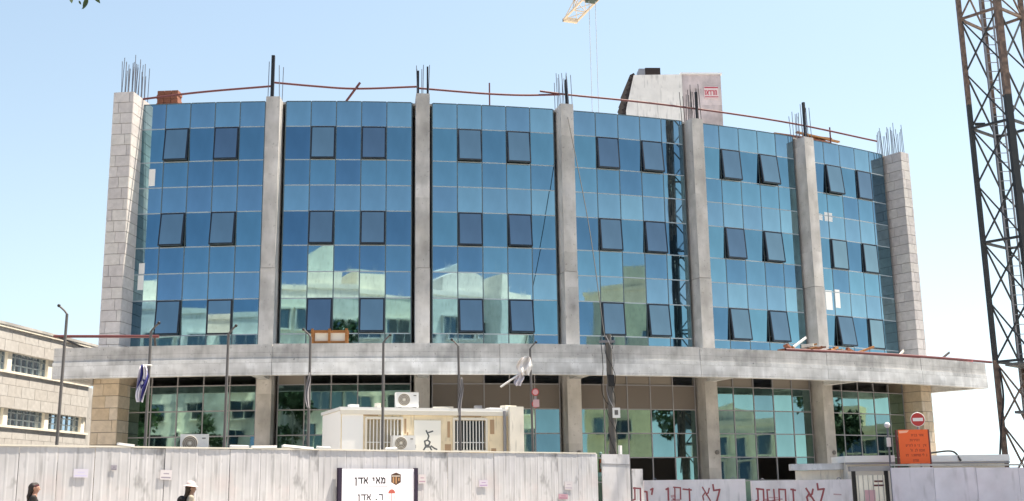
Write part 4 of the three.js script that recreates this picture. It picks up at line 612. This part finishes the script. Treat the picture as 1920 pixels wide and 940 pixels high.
function person(label, pos, turn, H, colours, hat) {
  const g = thing('person', label, 'person', pos, turn); const s = H / 1.7, P = (x, y, z) => [x * s, y * s, z * s], bones = [], add = (a, b, ra, rb) => bones.push([P(...a), P(...b), ra * s, rb * s]);
  // walking towards local +x, body turned that way
  add([0, 0.98, 0.05], [0, 0.98, -0.05], 0.125, 0.125); add([0, 1.0, 0], [0.0, 1.22, 0], 0.115, 0.12); add([0.0, 1.25, 0.08], [0.0, 1.25, -0.08], 0.11, 0.11); add([0.0, 1.36, 0.13], [0.0, 1.36, -0.13], 0.065, 0.065); add([0.0, 1.38, 0], [0.03, 1.5, 0], 0.055, 0.052);
  add([0, 0.95, 0.09], [0.16, 0.53, 0.1], 0.09, 0.06); add([0.16, 0.53, 0.1], [0.13, 0.09, 0.1], 0.06, 0.04); add([0.13, 0.05, 0.1], [0.32, 0.03, 0.11], 0.042, 0.03);
  add([0, 0.95, -0.09], [-0.1, 0.53, -0.09], 0.09, 0.06); add([-0.1, 0.53, -0.09], [-0.36, 0.14, -0.09], 0.058, 0.038); add([-0.37, 0.1, -0.09], [-0.22, 0.035, -0.1], 0.04, 0.03);
  add([0, 1.37, 0.17], [-0.09, 1.1, 0.22], 0.048, 0.04); add([-0.09, 1.1, 0.22], [0.02, 0.88, 0.22], 0.038, 0.027); add([0, 1.37, -0.17], [0.1, 1.12, -0.22], 0.048, 0.04); add([0.1, 1.12, -0.22], [0.27, 0.97, -0.2], 0.038, 0.027);
  const body = blob(bones, 2.0 * s, [0, 0.86 * s, 0], 120, 0.018);
  const hb = [], ah = (a, b, ra, rb) => hb.push([P(...a), P(...b), ra * s, rb * s]);
  ah([-0.005, 1.605, 0], [0.03, 1.6, 0], 0.088, 0.08); ah([0.05, 1.56, 0], [0.066, 1.515, 0], 0.058, 0.036); ah([0.1, 1.585, 0], [0.121, 1.56, 0], 0.012, 0.015); ah([0.09, 1.537, 0.018], [0.09, 1.537, -0.018], 0.014, 0.014); ah([0.093, 1.61, 0.03], [0.093, 1.61, -0.03], 0.014, 0.014); for (const z of [1, -1]) { ah([0.0, 1.6, 0.083 * z], [-0.012, 1.57, 0.083 * z], 0.02, 0.014); } ah([0.02, 1.53, 0], [0.03, 1.44, 0], 0.05, 0.05);
  const head = blob(hb, 0.36 * s, P(0.02, 1.57, 0), 56, 0.01); const parts = [body, head];
  for (const [wx, wy, wz, m] of [[0.02, 0.88, 0.22, 1], [0.27, 0.97, -0.2, -1]]) { const q = [], hh = (a, b, ra, rb) => q.push([P(wx + a[0], wy + a[1], wz + a[2]), P(wx + b[0], wy + b[1], wz + b[2]), ra, rb]);
    hh([0, 0.01, 0], [0.02, -0.07, 0], 0.024, 0.03); [[-0.024, 0.062], [-0.008, 0.072], [0.01, 0.068], [0.027, 0.052]].forEach(([o, l]) => { hh([0.02 + o, -0.075, 0], [0.028 + o, -0.08 - l * 0.55, -0.008 * m], 0.0095, 0.009); hh([0.028 + o, -0.08 - l * 0.55, -0.008 * m], [0.024 + o, -0.08 - l, -0.022 * m], 0.009, 0.0075); }); hh([0.03, -0.03, -0.005 * m], [0.062, -0.06, -0.02 * m], 0.012, 0.01); hh([0.062, -0.06, -0.02 * m], [0.064, -0.085, -0.026 * m], 0.01, 0.008); parts.push(blob(q, 0.27 * s, P(wx + 0.02, wy - 0.06, wz), 54, 0.005)); }
  const geo = merge(parts), ps = geo.attributes.position, col = new Float32Array(ps.count * 3), [skin, top, legs, shoe] = colours;
  for (let i = 0; i < ps.count; i++) { const x = ps.getX(i) / s, y = ps.getY(i) / s, z = Math.abs(ps.getZ(i) / s); let c = top; const arm = z > 0.15 && y < 1.25 && y > 0.7; if (y > 1.43) c = skin; else if (y > 1.38 && x > 0.03 && z < 0.06) c = skin; else if (arm) c = skin; else if (y < 0.09) c = shoe; else if (y < 0.96) c = legs; col.set(c, i * 3); }
  geo.setAttribute('color', new THREE.BufferAttribute(col, 3)); const b = part('body', geo, S({ vertexColors: true, roughness: 0.8 }), g);
  const dark = S({ color: lin(0.018, 0.012, 0.012), roughness: 0.7 }), brown = S({ color: lin(0.06, 0.04, 0.025), roughness: 0.8 });
  const hairB = []; const hz = (a, q, ra, rb) => hairB.push([P(...a), P(...q), ra * s, rb * s]); hz([-0.02, 1.625, 0], [0.03, 1.64, 0], 0.094, 0.078); hz([-0.055, 1.6, 0], [-0.06, 1.53, 0], 0.075, 0.06); hz([-0.065, 1.53, 0], [-0.1, 1.4, 0], 0.06, 0.045); hz([-0.1, 1.4, 0], [-0.115, 1.3, 0], 0.045, 0.025); for (const z of [1, -1]) hz([-0.01, 1.63, 0.06 * z], [-0.04, 1.54, 0.066 * z], 0.04, 0.03);
  part('hair', blob(hairB, 0.6 * s, P(-0.03, 1.5, 0), 64, 0.012), hat ? brown : dark, g);
  for (const z of [1, -1]) part('eye', new THREE.SphereGeometry(0.012 * s, 8, 6), dark, g, P(0.098, 1.592, 0.032 * z));
  if (hat) { const pr = [[0.001, 0.125], [0.06, 0.12], [0.095, 0.085], [0.105, 0.03], [0.11, 0.012], [0.18, -0.012], [0.182, -0.004], [0.115, 0.02], [0.112, 0.03]].map(([a, c]) => new THREE.Vector2(a * s, c * s)); part('sun_hat', new THREE.LatheGeometry(pr, 28), S({ color: lin(0.66, 0.52, 0.50), side: THREE.DoubleSide, roughness: 1 }), g, P(-0.005, 1.645, 0), [0, 0, -0.1]); part('backpack', blob([[P(-0.2, 1.32, 0.06), P(-0.2, 1.32, -0.06), 0.09 * s, 0.09 * s], [P(-0.2, 1.08, 0.07), P(-0.2, 1.08, -0.07), 0.1 * s, 0.1 * s], [P(-0.2, 1.3, 0), P(-0.2, 1.08, 0), 0.1 * s, 0.1 * s]], 0.7 * s, P(-0.2, 1.2, 0), 40, 0.02), S({ color: lin(0.015, 0.013, 0.014) }), g); }
  else part('headband', new THREE.TorusGeometry(0.093 * s, 0.01 * s, 6, 24), S({ color: lin(0.12, 0.015, 0.03) }), g, P(0.005, 1.635, 0), [Math.PI / 2, 0.25, 0]);
}
person('person in black top with long dark hair walking past the hoarding', [-10.62, 0, -25.5], 0.35, 1.6, [[0.42, 0.24, 0.18], [0.008, 0.008, 0.009], [0.03, 0.03, 0.04], [0.02, 0.02, 0.02]], false);
person('person in pale sun hat with dark backpack walking past the hoarding', [-7.19, 0, -25.6], 0.35, 1.54, [[0.42, 0.26, 0.19], [0.34, 0.30, 0.24], [0.05, 0.05, 0.07], [0.03, 0.03, 0.03]], true);

scene.traverse((o) => { if (o.isMesh) o.castShadow = o.receiveShadow = true; });
renderer.render(scene, camera);
